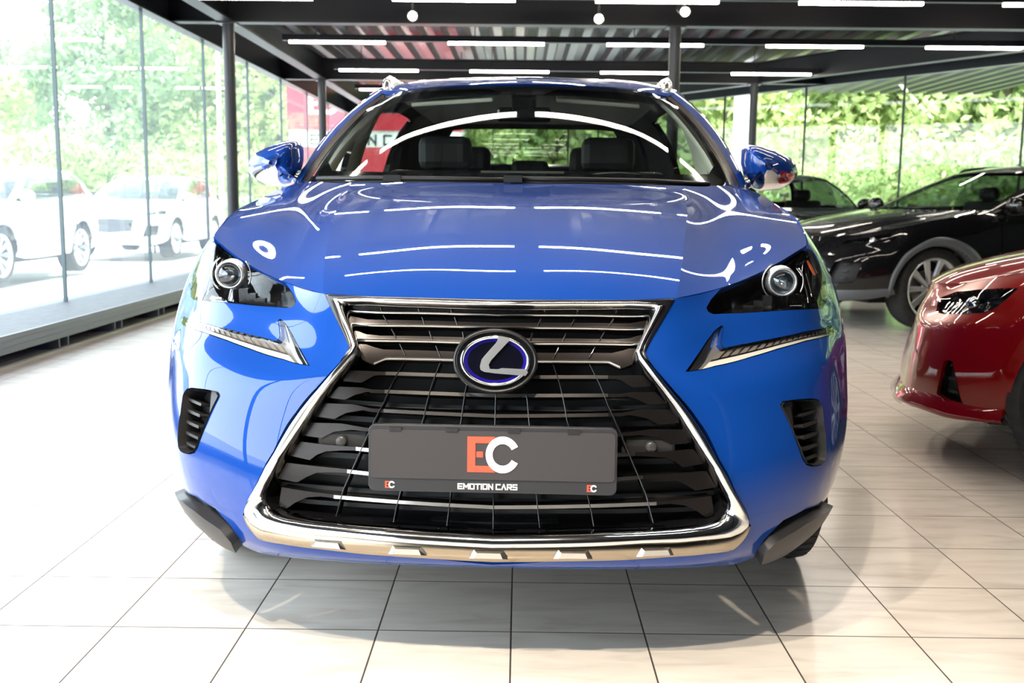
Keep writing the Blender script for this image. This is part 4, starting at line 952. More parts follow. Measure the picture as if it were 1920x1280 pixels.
    m = MB(); strip_into(m, [DRL[0],DRL[1],DRL[2],DRL[3],DRL[4]], [DRL[20],(2.80,5.9),DRL[7],DRL[6],DRL[5]], 16, [(.1,-.012),(.25,-.006),(.8,-.013)], CHROME, sides=(sg,), patch=SK); m.build('light_fin', None, dl)
    m = MB(); panel_into(m, SK, DRL, off=.0015, side=sd, material=CLEAR, step=.02, flange=False); m.build('lens_cover', None, dl)
    # --- corner air vent ---
    m = MB(); VI = [(VENT[i][0]+(.04 if VENT[i][0] < 4.3 else -.03), VENT[i][1]+(-.05 if VENT[i][1] > 3.4 else .05)) for i in range(len(VENT))]
    panel_into(m, SK, VENT, off=lambda P: -.006-.045*np.clip((P[:,0]-4.05)/.45, 0, 1), side=sd, material=PLASTIC, step=.012, flange=False)
    VN = inset(VENT); strip_into(m, VN+[VN[0]], VN+[VN[0]], 120, [(0,.004),(0,-.07)], PLASTIC, sides=(sg,), patch=SK)
    av = m.build('air_vent', None, car)
    for q in range(5):
        t0 = 3.66-.21*q; s0 = 4.36+.015*q
        m = MB(); panel_into(m, SK, [(s0,t0),(4.80,t0),(4.80,t0+.055),(s0,t0+.055)], off=-.012, thick=.03, side=sd, material=PLASTIC, step=.02); m.build('louvre', None, av)
    # --- lower black lip and reflector strip ---
    m = MB(); panel_into(m, SK, OUT['CLAD'], off=.022, side=sd, material=PLASTIC, thick=.09, step=.02)
    A = np.array([(5.3,1.1),(5.9,.62),(6.5,.4)]); B = np.array([(5.1,.65),(5.8,.12),(6.5,.0)])
    strip_into(m, A, B, 16, [(0,-.02),(0,.018),(.5,.024),(1,.018),(1,-.03)], PLASTIC, sides=(sg,), patch=SK)
    m.build('lower_lip', None, car)
    m = MB(); panel_into(m, SK, [(4.0,1.40),(4.1,1.60),(4.7,1.70),(5.1,1.58),(4.7,1.50)], off=-.012, side=sd, material=SATIN, thick=.01, step=.02); m.build('corner_reflector', None, car)
    # arch lip
    A = AF[1:25]; 
    m = MB(); strip_into(m, A, A, 60, [(0,.002),(0,-.10)], PLASTIC, sides=(sg,), patch=SK); m.build('wheel_arch_lip', None, car)
    # --- door mirror ---
    mr = MB()
    pp = [(1394,287),(1399,279),(1412,277),(1427,279),(1457,287),(1485,299),(1497,311),(1503,325),(1499,337),(1485,351),(1467,357),(1429,361),(1415,353),(1401,334),(1394,311)]
    q = [((x-979)/1906*3.77-.014, 1.0596+(382-y)/1906*3.80) for x, y in pp]
    q = np.array(q+[q[0]]); q = arc_resample(np.c_[q, q[:,0]*0], 49)[:-1,:2]; cen = q.mean(0)+[-.01,.0]
    rings = []
    for y_, sc_, dx_ in ((1.735,.97,0),(1.72,1.0,0),(1.68,1.0,0),(1.63,.965,-.004),(1.585,.86,-.010),(1.55,.68,-.016),(1.53,.42,-.02),(1.523,.15,-.022)):
        rg = cen+(q-cen)*sc_+[dx_,0]; rings.append(np.c_[rg[:,0], rg[:,0]*0+y_+ (rg[:,0]-cen[0])*.35, rg[:,1]])
    V = np.concatenate(rings)*[sg,1,1]; n = 48; F = []; Fm = []
    for k in range(len(rings)-1):
        for i in range(n):
            f = (k*n+i, k*n+(i+1)%n, (k+1)*n+(i+1)%n, (k+1)*n+i); F.append(f if sg < 0 else f[::-1])
    F.append(tuple(range((len(rings)-1)*n, len(rings)*n)) if sg > 0 else tuple(range(len(rings)*n-1, (len(rings)-1)*n-1, -1)))
    zc = lambda f: np.mean([V[i,2]-.05*(abs(V[i,0])-.93) for i in f])
    hi = [f for f in F if zc(f) > 1.168]; lo = [f for f in F if zc(f) <= 1.168]
    for fs, nm, mt in ((hi,'mirror_cap',BLUE),(lo,'mirror_base',CHROME if 1 else PLASTIC)):
        ids = sorted({i for f in fs for i in f}); mp = {a: b for b, a in enumerate(ids)}
        m = MB(); m.add(V[ids], [[mp[i] for i in f] for f in fs], None, True)
        if nm == 'mirror_cap': cap = m.build(nm, mt, car)
        else:
            m.tube([(sg*.88,1.66,1.150),(sg*.84,1.67,1.135),(sg*.79,1.68,1.120)], [.022,.020,.028], 12)
            m.build(nm, mt, car)
    m = MB(); rg = rings[0]*[sg,1,1]; m.add(rg+[0,.001,0], [tuple(range(n)) if sg < 0 else tuple(range(n-1,-1,-1))], mat('mirror_glass', (.8,.8,.8), .02, 1)); m.build('mirror_glass', None, car)
    wheel(car, sg*.768, .93, .363, side=sg); wheel(car, sg*.780, 3.59, .363, side=sg)
# wipers
for pts, nm in (([(-.70,1.44,1.128),(-.50,1.36,1.130),(-.22,1.285,1.128),(.02,1.27,1.125)],'wiper'),([(-.02,1.255,1.130),(.2,1.28,1.130),(.45,1.34,1.128),(.66,1.46,1.122)],'wiper')):
    m = MB(); m.tube(pts, .008, 8); a, b = Vector(pts[0 if nm and pts[0][0] < -.5 else 0]), Vector(pts[1])
    m.tube([tuple(Vector(p)+Vector((0,.012,-.012))) for p in pts], .004, 6)
    m.box((pts[0][0]-.02 if pts[0][0] > -.5 else -.45, 1.22+.1*(pts[0][0] < -.5), 1.118), (pts[0][0]+.04 if pts[0][0] > -.5 else -.39, 1.27+.1*(pts[0][0] < -.5), 1.14))
    m.build(nm, PLASTIC, car)
# --- dark structure and cabin ---
m = MB()
m.box((-.66,.42,.24),(.66,3.1,.30)); m.box((-.60,.55,.30),(.60,1.25,.80)); m.box((-.62,3.9,.3),(.62,4.45,.6)); m.box((-.62,1.25,.3),(.62,1.33,1.02)); m.box((-.50,.30,.30),(.50,.34,.80))
m.box((-.84,1.55,.24),(.84,3.05,.32))
m.build('underbody', BLACK, car)
m = MB(); v = []
for x in np.linspace(-.74,.74,25):
    v += [(x, 1.27+.30*(x/.74)**2, 1.105), (x, 1.62+.1*(x/.74)**2, 1.108), (x, 1.86, 1.07), (x, 1.90, .80)]
m.add(v, [(i*4+k, (i+1)*4+k, (i+1)*4+k+1, i*4+k+1) for i in range(24) for k in range(3)], None, True); m.build('dashboard', LEATHER, car)
m = MB()   # instrument hood in front of the driver
for i in range(17):
    a = math.pi*i/16; x = .36+.19*math.cos(a); z = 1.10+.062*math.sin(a)
    m.v += [(x, 1.62, z), (x, 1.80, z+.008)]
m.f = [(2*i, 2*i+1, 2*i+3, 2*i+2) for i in range(16)]; m.mi = [0]*16; m.sm = [True]*16
m.build('instrument_hood', mat('grey_vinyl', (.07,.07,.07), .6), car)
m = MB(); m.lathe([(.182+.016*math.cos(R(a)), .016*math.sin(R(a))) for a in range(0,361,30)], 40, 'y'); m.box((-.17,-.02,-.03),(.17,.02,.03)); m.sphere((0,0,0), .07, 8, sc=(1,.5,.8))
o = m.build('steering_wheel', LEATHER, car); o.location = (.37,1.98,.985); o.rotation_euler = (R(-25),0,0)
m = MB(); m.box((-.14,1.60,1.10),(.16,1.63,1.165)); m.box((-.13,1.598,1.106),(.15,1.60,1.16), mat('screen_grey', (.10,.10,.09), .3)); m.build('centre_screen', PLASTIC, car, bevel=.004)
def seat(x, y, rear=False):
    w = .26 if not rear else .30
    m = MB(); 
    def slab(pts, w_, t):  # padded slab along a side profile
        n = len(pts)
        for i in range(n-1): pass
    prof = [(y-.42,.50),(y-.02,.48),(y+.10,.58),(y+.24,1.12),(y+.26,1.18),(y+.19,1.20),(y+.12,1.12),(y-.02,.70),(y-.40,.66),(y-.46,.60)] if not rear else [(y-.4,.62),(y,.6),(y+.15,1.12),(y+.14,1.18),(y+.06,1.18),(y-.05,.8),(y-.4,.78)]
    m.prism([(p[0], p[1]) for p in prof], x-w, x+w, 'x'); o = m.build('seat', LEATHER, car, bevel=.05); o.modifiers['bevel'].segments = 4
    h = MB(); hy, hz = (y+.23, 1.225) if not rear else (y+.12, 1.22)
    h.box((x-.12,hy-.05,hz-.03),(x+.12,hy+.05,hz+.12)); hh = h.build('headrest', LEATHER, o, bevel=.035); 
    return o
seat(-.37,2.35); seat(.37,2.35); seat(-.33,3.25,True); seat(.33,3.25,True)
m = MB(); m.box((.0-.1,3.33,1.17),(.0+.1,3.40,1.27)); m.build('headrest', LEATHER, car, bevel=.03)
# headliner, inner pillars, visors, mirror, camera pod
m = MB(); X = RF.ev(np.tile(np.linspace(-2.9,2.9,21),11), np.repeat(np.linspace(.3,5.8,11),21))+[0,.05,-.045]
m.add(X, [(j*21+i, (j+1)*21+i, (j+1)*21+i+1, j*21+i+1) for j in range(10) for i in range(20)], None, True); m.build('headliner', mat('grey_headliner', (.30,.29,.27), .85), car)
for sg in (1,-1):
    m = MB(); t = np.linspace(0,4,14); a = GS.ev(t*0+.05, t)*[sg,1,1]+[-.030*sg,.05,-.01]; b = GS.ev(t*0+1.55, t)*[sg,1,1]+[-.045*sg,.02,-.01]; c = a*.5+b*.5+[-.045*sg,.04,0]
    V = np.concatenate([a, c, b]); m.add(V, [(k*14+i, k*14+i+1, (k+1)*14+i+1, (k+1)*14+i) for k in range(2) for i in range(13)], None, True); m.build('inner_pillar', BEIGE, car)
    m = MB(); t = np.linspace(0,3.7,10); a = GS.ev(t*0+3.05, t)*[sg,1,1]+[-.04*sg,0,0]; b = GS.ev(t*0+3.35, t)*[sg,1,1]+[-.04*sg,0,0]; c = a*.5+b*.5+[-.04*sg,0,0]
    V = np.concatenate([a, c, b]); m.add(V, [(k*10+i, k*10+i+1, (k+1)*10+i+1, (k+1)*10+i) for k in range(2) for i in range(9)], None, True); m.build('inner_pillar', BEIGE, car)
    m = MB(); p0, p1 = (.14,2.20,1.468), (.47,2.28,1.455)
    m.add([(sg*x, y, z) for x, y, z in ((.13,2.16,1.478),(.48,2.24,1.462),(.48,2.36,1.482),(.13,2.29,1.50),(.13,2.17,1.462),(.48,2.25,1.446),(.48,2.37,1.466),(.13,2.30,1.484))], [(0,1,2,3),(7,6,5,4),(0,4,5,1),(1,5,6,2),(2,6,7,3),(3,7,4,0)]); m.build('sun_visor', BEIGE, car, bevel=.006)
m = MB(); m.box((-.11,2.06,1.375),(.11,2.09,1.432)); m.build('interior_mirror', GLOSSB, car, bevel=.012)
m = MB(); m.prism([(2.0,1.46),(2.16,1.50),(2.16,1.44),(2.08,1.42)], -.05, .05, 'x'); m.build('camera_pod', PLASTIC, car, bevel=.006)
# ================= OTHER CARS =================
def warp_net(net, f):
    n = np.array(net, float); return f(n.reshape(-1,3)).reshape(n.shape)
def gen_car(label, loc, rz, body, f, wr=.35, grille=None, lamp=None, wheels=(.93,3.59), clad=None, rim='silver', arch_mat=None, rails=True, cat='car', group=None, wx=.79):
    """a whole car whose surfaces are the section tables reshaped by f"""
    t = empty('car', loc, rz, label, cat, group)
    S2 = Patch(warp_net(np.array(SKIN).transpose(2,0,1), f)); H2 = Patch(warp_net(HOOD, f)); W2_ = Patch(warp_net(WSHIELD, f)); R2 = Patch(warp_net(ROOF, f))
    G2 = Patch(warp_net(np.array(GSIDE).transpose(1,0,2), f), mirror=False)
    AFt = OUT['ARCH_F']; ARt = OUT['ARCH_R']; st = .03
    lampo = lamp or [(2.9,7.75),(4.2,7.2),(5.6,6.9),(5.95,7.3),(5.9,8.2),(5.2,8.55),(4.2,8.5),(3.1,8.35)]
    ho = [lampo]+(list(grille[1:]) if grille else [])
    pb = [(0,0),(3.4,0),(5.95,.3),(6.6,.5)]+AFt[19:26][::-1]+[(6.9,5.25),(6.3,6.25),(6.2,7.0),(6.2,9),(0,9)]
    m = MB(); panel_into(m, S2, pb, ho, material=body, side=2, step=st); m.build('front_bumper', None, t)
    m = MB(); grid_into(m, H2, -5, 5, 0, 6, 60, 36); m.build('bonnet', body, t)
    m = MB(); grid_into(m, R2, -3, 3, 0, 6, 30, 24); m.build('roof', body, t)
    m = MB(); panel_into(m, W2_, mirror_poly([(0,4),(3,4),(3,0),(0,0)]), material=MTINT, step=.06, flange=False); m.build('windscreen', None, t)
    m = MB(); panel_into(m, S2, [(11.82,5.1),(11.80,9),(15,9),(15,.4),(12.62,.4)]+ARt[0:18], side=2, material=body, step=.06); m.build('rear_body', None, t)
    for sg in (1,-1):
        sd = 0 if sg == 1 else 1
        m = MB(); panel_into(m, S2, [(6.23,7.0),(6.23,9),(9.62,9),(9.66,6),(9.64,.6)]+AFt[0:20]+[(6.93,5.25),(6.33,6.25)], side=sd, material=body, step=st); m.build('fender', None, t)
        m = MB(); panel_into(m, S2, fdoor, side=sd, material=body, step=.05); m.build('front_door', None, t)
        m = MB(); panel_into(m, S2, rdoor, side=sd, material=body, step=.05); m.build('rear_door', None, t)
        m = MB(); panel_into(m, G2, [(0,0),(1.15,0),(1.25,3.2),(1.5,3.62),(5.6,3.62),(6,3.0),(6,4),(0,4)], side=sd, material=body, step=.05, thick=.03); m.build('pillar', None, t)
        m = MB(); panel_into(m, G2, [(1.17,.02),(3.1,.02),(3.1,3.6),(1.5,3.6),(1.27,3.2)], off=-.006, side=sd, material=MTINT, step=.08, flange=False)
        panel_into(m, G2, [(3.1,.02),(5.4,.02),(5.5,3.6),(3.1,3.6)], off=-.006, side=sd, material=DTINT, step=.08, flange=False); m.build('side_window', None, t)
        m = MB(); panel_into(m, G2, [(5.4,0),(6,0),(6,3.0),(5.6,3.62)], side=sd, material=body, step=.06, thick=.03); m.build('rear_pillar', None, t)
        s = np.linspace(8.9, 12.9, 30); a = S2.ev(s, s*0+9); b = G2.ev(np.linspace(0,6,30), np.zeros(30)); m = MB(); V = np.concatenate([a, b])*[sg,1,1]; F = [(i, i+1, 31+i, 30+i) for i in range(29)]
        m.add(V, F if sg > 0 else [q[::-1] for q in F], None, True); m.build('window_sill', mat('window_trim', (.5,.5,.5), .2, 1), t)
        if rails:
            q = np.linspace(0,1,16); base = G2.ev(1.3+q*4.1, np.full(16,4.0)); pts = (base+np.stack([q*0-.03, q*0, .04*np.minimum(1,np.minimum(q,1-q)*10)-.01],1))*[sg,1,1]
            m = MB(); m.tube([tuple(p) for p in pts], .014, 8); m.build('roof_rail', STEEL2, t)
        # lamp
        m = MB(); panel_into(m, S2, lampo, off=-.05, side=sd, material=GLOSSB, step=.04, flange=False); strip_into(m, lampo+[lampo[0]], lampo+[lampo[0]], 60, [(0,0),(0,-.055)], GLOSSB, sides=(sg,), patch=S2)
        hl = m.build('headlamp', None, t)
        cs = np.mean(lampo, 0); c = (S2.ev([cs[0]],[cs[1]])[0]+S2.nrm([cs[0]],[cs[1]])[0]*-.03)*[sg,1,1]
        m = MB(); m.sphere(tuple(c), .035, 8, mat('lamp_bowl', (.6,.62,.65), .12, 1)); 
        m.build('lamp_lens', None, hl)
        m = MB(); LA = np.array(lampo); c0 = LA.mean(0); lo_ = LA.min(0); hi_ = LA.max(0)
        for q_ in range(6):
            ss = c0[0]-(.42-.07*q_)*(hi_[0]-lo_[0]); tt_ = c0[1]-.15*(hi_[1]-lo_[1])
            P_ = [(ss,tt_-.22*(hi_[1]-lo_[1])),(ss+.045,tt_-.22*(hi_[1]-lo_[1])),(ss+.075,tt_+.22*(hi_[1]-lo_[1])),(ss+.03,tt_+.22*(hi_[1]-lo_[1]))]
            panel_into(m, S2, P_, off=-.02, side=sd, material=SATIN, step=.02, thick=.006)
        m.build('light_fin', None, hl)
        m = MB(); panel_into(m, S2, lampo, off=.002, side=sd, material=CLEAR, step=.03, flange=False); m.build('lamp_cover', None, hl)
        # mirror
        m = MB(); c = f(np.array([[.93,1.66,1.17]]))[0]*[sg,1,1]; m.sphere(tuple(c), .10, 10, body, (1.05,.6,.72)); m.tube([(c[0]-.02*sg,c[1],c[2]-.03),(c[0]-.15*sg,c[1]+.02,c[2]-.06)], .02, 8, BLACK); m.build('door_mirror', None, t)
        if arch_mat:
            for A in (AFt[0:27], ARt):
                pc = np.mean([A[0], A[-1]], 0)*[1,0]+[0,1.6]
                A = np.array(A); Bq = pc+(A-pc)*np.array([1.17,1.28])
                m = MB(); strip_into(m, A, Bq, 60, [(0,-.09),(0,.012),(.5,.018),(1,.010),(1,-.004)], arch_mat, sides=(sg,), patch=S2); m.build('arch_cladding', None, t)
        else:
            for A in (AFt[1:25], ARt):
                m = MB(); strip_into(m, A, A, 50, [(0,.0),(0,-.10)], BLACK, sides=(sg,), patch=S2); m.build('wheel_arch', None, t)
        for y in wheels:
            fy = f(np.array([[.9,y,.363]]))[0]; w_ = wheel(t, sg*(abs(fy[0])-.125), fy[1], wr, r=wr, rimr=wr*.755, side=sg)
    if grille:
        m = MB()
        for g in grille[1:]:
            panel_into(m, S2, g, off=-.05, side=2, material=BLACK, step=.03, flange=False)
            strip_into(m, g+[g[0]], g+[g[0]], 60, [(0,.003),(0,-.06)], GLOSSB, patch=S2)
            c0 = np.mean(g, 0)
            for q_ in (-.22,.05,.3): 
                w_ = .16; panel_into(m, S2, [(c0[0]-w_,c0[1]+q_*2.4),(c0[0]+w_,c0[1]+q_*2.4),(c0[0]+w_,c0[1]+q_*2.4+.12),(c0[0]-w_,c0[1]+q_*2.4+.12)], off=-.03, side=2, material=PLASTIC, step=.03)
        if grille[0]: panel_into(m, S2, mirror_poly(grille[0]), off=.006, material=GLOSSB, step=.04, thick=.01)
        m.build('grille', None, t)
    m = MB(); q = f(np.array([[-.66,.45,.22],[.66,3.0,.30],[-.62,1.25,.3],[.62,1.33,1.0],[-.62,3.95,.3],[.62,4.4,.9],[-.76,1.4,.22],[.76,3.1,.30]]))
    for a, b in ((0,1),(2,3),(4,5),(6,7)): m.box(tuple(q[a]), tuple(q[b]))
    m.build('underbody', BLACK, t)
    for x, y in ((-.37,2.4),(.37,2.4)):
        a = f(np.array([[x-.24,y-.4,.5],[x+.24,y+.15,.62],[x-.24,y+.05,.62],[x+.24,y+.2,1.22],[x-.12,y+.12,1.22],[x+.12,y+.22,1.38]]))
        m = MB(); m.box(tuple(a[0]), tuple(a[1])); m.box(tuple(a[2]), tuple(a[3])); m.box(tuple(a[4]), tuple(a[5])); m.build('seat', LEATHER, t, bevel=.05)
    m = MB(); a = f(np.array([[-.72,1.45,1.0],[.72,1.85,1.07]])); m.box(tuple(a[0]), tuple(a[1])); m.build('dashboard', LEATHER, t, bevel=.03)
    return t, S2
def f_black(p):
    x, y, z = p[:,0].copy(), p[:,1].copy(), p[:,2].copy()
    sm = np.clip((y-1.0)/.5, 0, 1); sm = sm*sm*(3-2*sm)
    y2 = y+.02*sm; z2 = np.where(z > .3, .3+(z-.3)*.875, z); z2 = np.where(z > 1.12, z2-.02*(z-1.12), z2)
    return np.stack([x*1.01, y2, z2], 1)
BPAINT = paint('black_paint', (.004,.004,.005), 0, .3)
GREYC = mat('grey_cladding', (.10,.11,.12), .34)
lamp_b = [(3.2,7.0),(4.3,6.9),(5.3,6.75),(5.9,6.9),(5.9,7.6),(5.4,7.95),(4.3,7.85),(3.3,7.7)]
a_ = R(18-90)
black_car, black_skin = gen_car('black estate car with grey wheel arch cladding and silver ten-spoke wheels at the right', (2.36,9.2,0), a_, BPAINT, f_black, wr=.35, lamp=lamp_b,
        grille=([(0,7.6),(2.3,7.4),(2.0,3.2),(0,2.9)],[(3.2,2.2),(4.9,2.3),(5.1,4.0),(3.6,4.1)]), arch_mat=GREYC)
m = MB()
for sg in (1,-1):
    strip_into(m, [(0,1.6),(3.4,1.5),(5.0,1.5),(6.0,1.4),(6.75,1.3)], [(0,.3),(3.4,.3),(5.0,.3),(6.0,.3),(6.75,.3)], 50, [(-.1,-.003),(.1,.014),(.7,.016),(1.0,.004)], GREYC, sides=(sg,), patch=black_skin)
m.build('lower_cladding', None, black_car)
def f_small(p):
    x, y, z = p[:,0], p[:,1], p[:,2]
    return np.stack([x*1.0, y*.84, np.where(z > .3, .3+(z-.3)*.87, z)], 1)
gen_car('dark hatchback parked behind the black estate car, mostly hidden by the blue mirror', (3.55,11.6,0), R(4), BPAINT, f_small, wr=.33, rails=False)
def f_red(p):
    x, y, z = p[:,0].copy(), p[:,1].copy(), p[:,2].copy()
    z2 = np.where(z > .25, .2+(z-.25)*.88, z*.8); z2 = np.where(z > 1.1, .2+.85*.88+(z-1.1)*.74, z2)
    sweep = .10*np.clip(np.abs(x)/.92,0,1)**2*np.clip(1-y/1.2,0,1)
    return np.stack([x*.985, y*.83+sweep, z2], 1)
RPAINT = paint('red_paint', (.18,.0004,.001), .1, .35)
lamp_r = OUT.get('RED_LAMP'); vent_r = OUT.get('RED_VENT')
red_car, red_skin = gen_car('glossy red coupe cut off by the right edge, its headlamp and corner intake showing', (1.85,4.84,0), R(-117), RPAINT, f_red, wr=.33, rails=False, lamp=lamp_r,
        grille=(None, vent_r))
m = MB()
for sg in (1,-1):
    strip_into(m, [(0,1.5),(2,1.5),(3.4,1.6),(4.6,1.5),(5.9,1.1),(6.5,.9)], [(0,.5),(2,.5),(3.4,.55),(4.6,.6),(5.9,.5),(6.5,.4)], 60, [(-.1,-.003),(.35,.045),(.6,.05),(1.0,.012)], RPAINT, sides=(sg,), patch=red_skin)
m.build('front_spoiler', None, red_car)
WPAINT = paint('white_paint', (.78,.80,.82), 0, .3)
gen_car('white car parked outside the left glass wall, nearest the camera', (-7.1,11.4,0), 0, WPAINT, f_small, wr=.34, rails=False)
gen_car('white car parked outside beyond the other white one, beside the small red sign', (-6.95,17.2,0), 0, WPAINT, f_small, wr=.34, rails=False, grille=([(0,6.5),(2.4,6.2),(2.0,3.2),(0,2.9)],[(3.2,2.2),(4.9,2.3),(5.1,4.0),(3.6,4.1)]))
# ================= OUTSIDE =================
mb = MB(); mb.add([(-140,-60,-.06),(140,-60,-.06),(140,160,-.06),(-140,160,-.06)], [(0,1,2,3)])
structure(mb.build('ground', noisy('concrete_yard', (.62,.60,.56), (.75,.73,.69), 1.5, .8)))
# wooded slope round the back of the yard
GRASS = noisy('wild_grass', (.10,.19,.04), (.22,.30,.08), 3, .9)
def hill():
    mb = MB(); n, k = 60, 9; v = []
    for i in range(n):
        a = R(-35+150*i/(n-1)); 
        for j in range(k):
            r = 36+j*7; h = -.05+ (1.1+.9*math.sin(a*2.3+1)) * j * (1.0+.8*max(0,math.cos(a))) *.9+ .5*math.sin(i*.7+j)
            v.append((r*math.cos(a)+(-2), 6+r*math.sin(a)*1.0, max(-.05,h) if j else -.05))
    f = [(i*k+j, i*k+j+1, (i+1)*k+j+1, (i+1)*k+j) for i in range(n-1) for j in range(k-1)]
    mb.add(v, f, None, True); return structure(mb.build('hillside', GRASS))
hill()
def hill_l():
    mb = MB(); n, k = 40, 6; v = []
    for i in range(n):
        a = R(100+80*i/(n-1))
        for j in range(k):
            r = 44+j*8; v.append((r*math.cos(a)-2, 6+r*math.sin(a), -.05 if not j else .9*j+.4*math.sin(i+j)))
    mb.add(v, [(i*k+j, i*k+j+1, (i+1)*k+j+1, (i+1)*k+j) for i in range(n-1) for j in range(k-1)], None, True); return structure(mb.build('hillside', GRASS))
hill_l()
BARK = noisy('bark', (.09,.07,.05), (.16,.13,.10), 8, .9)
def leaf_mat(name, c1, c2):
    m = noisy(name, c1, c2, .9, .6, lo=.3, hi=.7); b = m.node_tree.nodes['Principled BSDF']; n = m.node_tree
    tr = n.nodes.new('ShaderNodeBsdfTranslucent'); tr.inputs[0].default_value = (c2[0]*1.3, c2[1]*1.25, c2[2], 1); mx = n.nodes.new('ShaderNodeMixShader'); mx.inputs[0].default_value = .4
    o = n.nodes['Material Output']; n.links.new(b.outputs[0], mx.inputs[1]); n.links.new(tr.outputs[0], mx.inputs[2]); n.links.new(mx.outputs[0], o.inputs[0]); return m
LEAF = [leaf_mat('leaf_a', (.22,.34,.13), (.38,.48,.22)), leaf_mat('leaf_b', (.30,.41,.15), (.48,.56,.27)), leaf_mat('leaf_c', (.17,.28,.14), (.28,.38,.20))]
def tree_proto(k, h, w, nb, nl, ls):
    rs = np.random.RandomState(50+k); root = empty('tree', (0,0,-50))
    t = MB(); t.tube([(0,0,-.3),(.05,.02,h*.3),(-.06,.05,h*.62),(.02,0,h*.85)], [.17,.13,.09,.03], 8)
    for i in range(7):
        a = rs.rand()*6.28; z = h*(.25+.09*i); t.tube([(0,0,z),(w*.35*math.cos(a),w*.35*math.sin(a),z+h*.14)], [.06,.02], 6)
    t.build('trunk', BARK, root)
    blobs = []
    for i in range(nb):
        z = h*(.22+.74*rs.rand()); q = 1-abs((z/h-.5))**1.6*1.6; a = rs.rand()*6.28; r = w*.5*math.sqrt(rs.rand())*max(.15,q)
        blobs.append((r*math.cos(a), r*math.sin(a), z, w*(.13+.12*rs.rand())))
    v = []; f = []
    for i in range(nl):
        b = blobs[rs.randint(nb)]; d = rs.normal(size=3); d /= np.linalg.norm(d); rr = b[3]*(.72+.36*rs.rand()); c = np.array(b[:3])+d*rr*[1,1,.8]
        n = d+rs.normal(size=3)*.6; n /= np.linalg.norm(n); u = np.cross(n, rs.normal(size=3)); u /= np.linalg.norm(u); w_ = np.cross(n, u); s = ls*(.6+.8*rs.rand())
        j = len(v); v += [c-u*s, c-w_*s*.5, c+u*s, c+w_*s*.5]; f.append((j,j+1,j+2,j+3))
    m = MB(); m.add(v, f); m.build('foliage', LEAF[k % 3], root)
    return root
protos = [tree_proto(0,10,6.5,46,9000,.17), tree_proto(1,7.5,6.0,40,8000,.17), tree_proto(2,12,6.0,50,9000,.18), tree_proto(3,3.2,4.2,26,5000,.12), tree_proto(4,9,5.5,44,9000,.16)]
spots_ = []
rs = np.random.RandomState(3)
KIND = {0:'broad mid green tree', 1:'round pale yellow-green tree', 2:'tall narrow darker green tree', 3:'low bush', 4:'loose bright green tree'}
def plant(kind, x, y, s, label, group, z=0):
    label = KIND[kind]+' '+label; group = KIND[kind]+('es ' if kind == 3 else 's ')+group
    o = copy_tree(protos[kind]); o.name = 'tree' if kind != 3 else 'bush'; o.location = (x, y, z-.06); o.rotation_euler = (0,0,rs.rand()*6.28); o.scale = (s,s,s*(.9+.2*rs.rand()))
    tag(o, label, 'tree' if kind != 3 else 'bush', group)
ids = 0
# left side, beyond the yard: lower trees at the far left, taller dark ones nearer the column
LT = 'beyond the yard, seen through the left glass wall'
for x, y, k, s in ((-17,31,1,.72),(-21.5,32,4,.62),(-25,30,1,.70),(-30,34,0,.62),(-13.6,34,2,.74),(-10.6,36,0,.72),(-8.2,35,4,.85),(-20,40,2,.62),(-26,42,0,.72),(-34,44,4,.8),(-15,45,0,.95),(-11,48,2,.95),(-38,36,1,.8),(-30,50,2,.7)):
    plant(k, x, y, s, LT, 'beyond the left glass wall')
for x, y, s in ((-19,28,.75),(-16,28.5,.7),(-13,29,.8),(-10.5,30,.8),(-22,27.5,.8),(-25,27,.8),(-29,27,.9)):
    plant(3, x, y, s, 'at the foot of the trees behind the left glass wall', 'beyond the left glass wall')
RT = 'on the slope outside the oblique glass wall on the right'
for x, y, k, s in ((6,30,1,.85),(8.5,33,0,.9),(11.5,32,4,.95),(14,30,1,1.0),(16.5,29,0,.95),(19,27,1,1.05),(21,24,4,1.0),(23.5,21,0,1.0),(25,17.5,1,1.1),(10,39,2,1.1),(14.5,38,2,1.1),(18.5,35,2,1.15),(22.5,32,0,1.3),(26,28,2,1.2),(29,23,4,1.4),(5,40,2,1.0),(30,16,2,1.2),(13,46,2,1.3),(20,44,2,1.4),(27,38,2,1.4)):
    plant(k, x, y, s, RT, 'outside the right glass wall')
for x, y, s in ((9,26,.75),(12,25,.8),(14.5,23.5,.8),(16.5,21,.9),(18.5,18,.9)):
    plant(3, x, y, s, 'in front of the trees outside the right glass wall', 'outside the right glass wall')
CT = 'straight behind the blue car, glimpsed through its rear window'
for x, y, k, s in ((-4.5,34,1,.9),(-1.5,35,0,.8),(1.2,34,1,.9),(3.6,35,4,.9),(0,42,2,.9)):
    plant(k, x, y, s, CT, 'behind the rear glass wall')
for p in protos:
    for ch in [o for o in bpy.data.objects if o.parent == p]: bpy.data.objects.remove(ch)
    bpy.data.objects.remove(p)

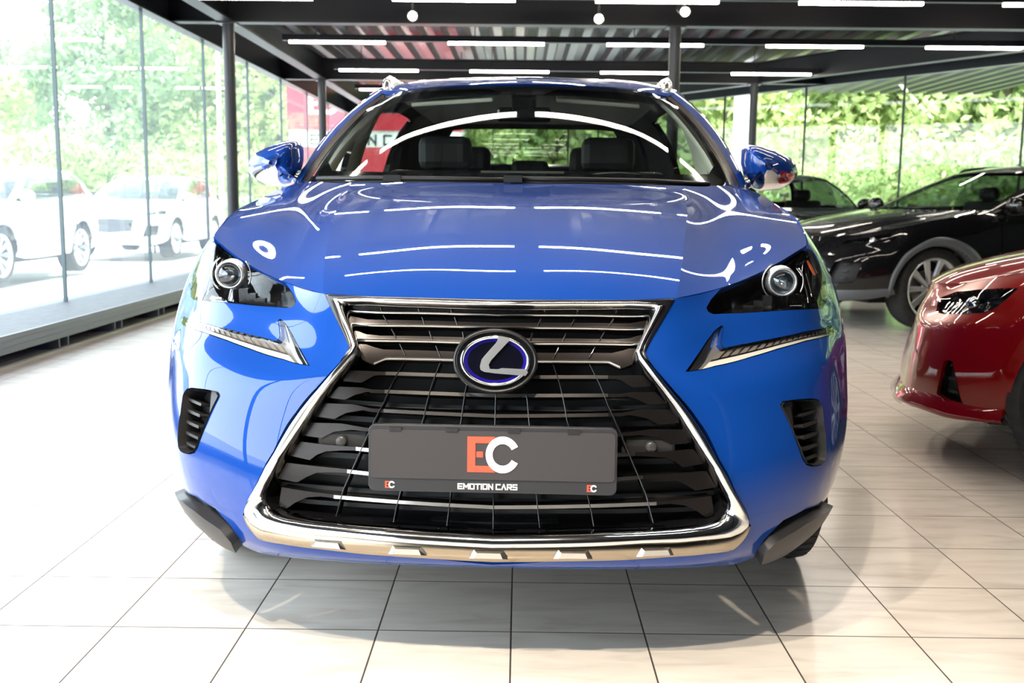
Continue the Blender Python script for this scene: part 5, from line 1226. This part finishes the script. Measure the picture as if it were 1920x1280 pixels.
# dark fence, small red sign, lamp post, red fascia building, white pylon
fe = empty('fence', (-11.7,21.5,-.06), 0, 'dark grey slatted yard fence behind the white cars', 'fence')
m = MB()
for i in range(44): m.box((-5+i*.21,-.01,.08),(-5+i*.21+.15,.01,1.18))
m.build('slats', STEEL2, fe)
m = MB(); m.box((-5,.012,1.10),(4.25,.04,1.22)); m.box((-5,.012,.3),(4.25,.04,.36)); m.build('rails', STEEL2, fe)
for i in range(5):
    m = MB(); m.box((-5+i*2.28,.03,0),(-4.92+i*2.28,.11,1.3)); m.build('post', STEEL2, fe)
sg_ = empty('sign', (-7.15,20.3,-.06), 0, 'small red sign with a white mark standing by the fence', 'sign')
m = MB(); m.box((-.17,0,.30),(.17,.03,1.16)); m.build('board', RED, sg_, bevel=.005)
m = MB(); m.box((-.17,.03,0),(-.13,.06,1.1)); m.build('leg', STEEL2, sg_); m = MB(); m.box((.13,.03,0),(.17,.06,1.1)); m.build('leg', STEEL2, sg_)
ec_logo(sg_, 0, .93, .16, -.001)
lp_ = empty('lamp_post', (-8.6,29.5,-.06), 0, 'slim white lamp post among the trees left of the dark column', 'lamp post')
m = MB(); m.tube([(0,0,0),(0,0,5.6)], [.075,.05], 12); m.build('pole', WHT, lp_); m = MB(); m.box((-.1,-.55,5.55),(.1,.1,5.64)); m.build('lamp_head', WHT, lp_, bevel=.01)
BRED = mat('fascia_red', (.42,.012,.028), .6)
bd = empty('building', (-5.2,31,-.06), 0, 'neighbouring showroom with a red fascia and white lettering, seen behind the second column', 'building')
m = MB(); m.box((-1.75,0,0),(3.4,4,4.9)); m.build('wall', mat('render_white', (.7,.7,.7), .8), bd)
m = MB(); m.box((-1.80,-.06,3.15),(3.45,0,4.9)); m.build('fascia', BRED, bd)
m = MB(); m.box((-1.80,-.05,0),(-.55,-.0,2.65)); m.box((.35,-.05,0),(3.45,0,2.65)); m.build('red_panels', BRED, bd)
ec_logo(bd, -.72, 3.92, .62, -.07, RED=WHT)
letters('EMOTION CARS', -1.1, 2.74, .26, .21, .05, .055, -.02, 'lettering', bd, STEEL2, space=.15)
py = empty('pylon', (5.35,25,-.06), 0, 'tall white pylon outside, beside the rear column on the right', 'pylon')
m = MB(); m.box((-.22,-.1,0),(.22,.1,4.6)); m.build('panel', WHT, py); m = MB(); m.box((-.26,-.13,0),(.26,.13,.1)); m.build('base', STEEL2, py)
# ceiling fan between the light rows
fn = empty('ceiling_fan', (-.98,16.9,3.22), 0, 'white ceiling fan between the second and third light rows', 'fan')
m = MB(); m.lathe([(.001,-.09),(.05,-.08),(.08,-.03),(.085,.04),(.03,.07),(.012,.08),(.012,.2)], 20, 'z'); m.build('motor', mat('fan_white', (.6,.6,.6), .4), fn)
for k in range(3):
    m = MB(); m.box((.07,-.055,-.006),(.52,.055,.006)); o = m.build('blade', mat('fan_white', (.6,.6,.6), .4), fn, bevel=.004); o.rotation_euler = (R(12),0,R(20+120*k))
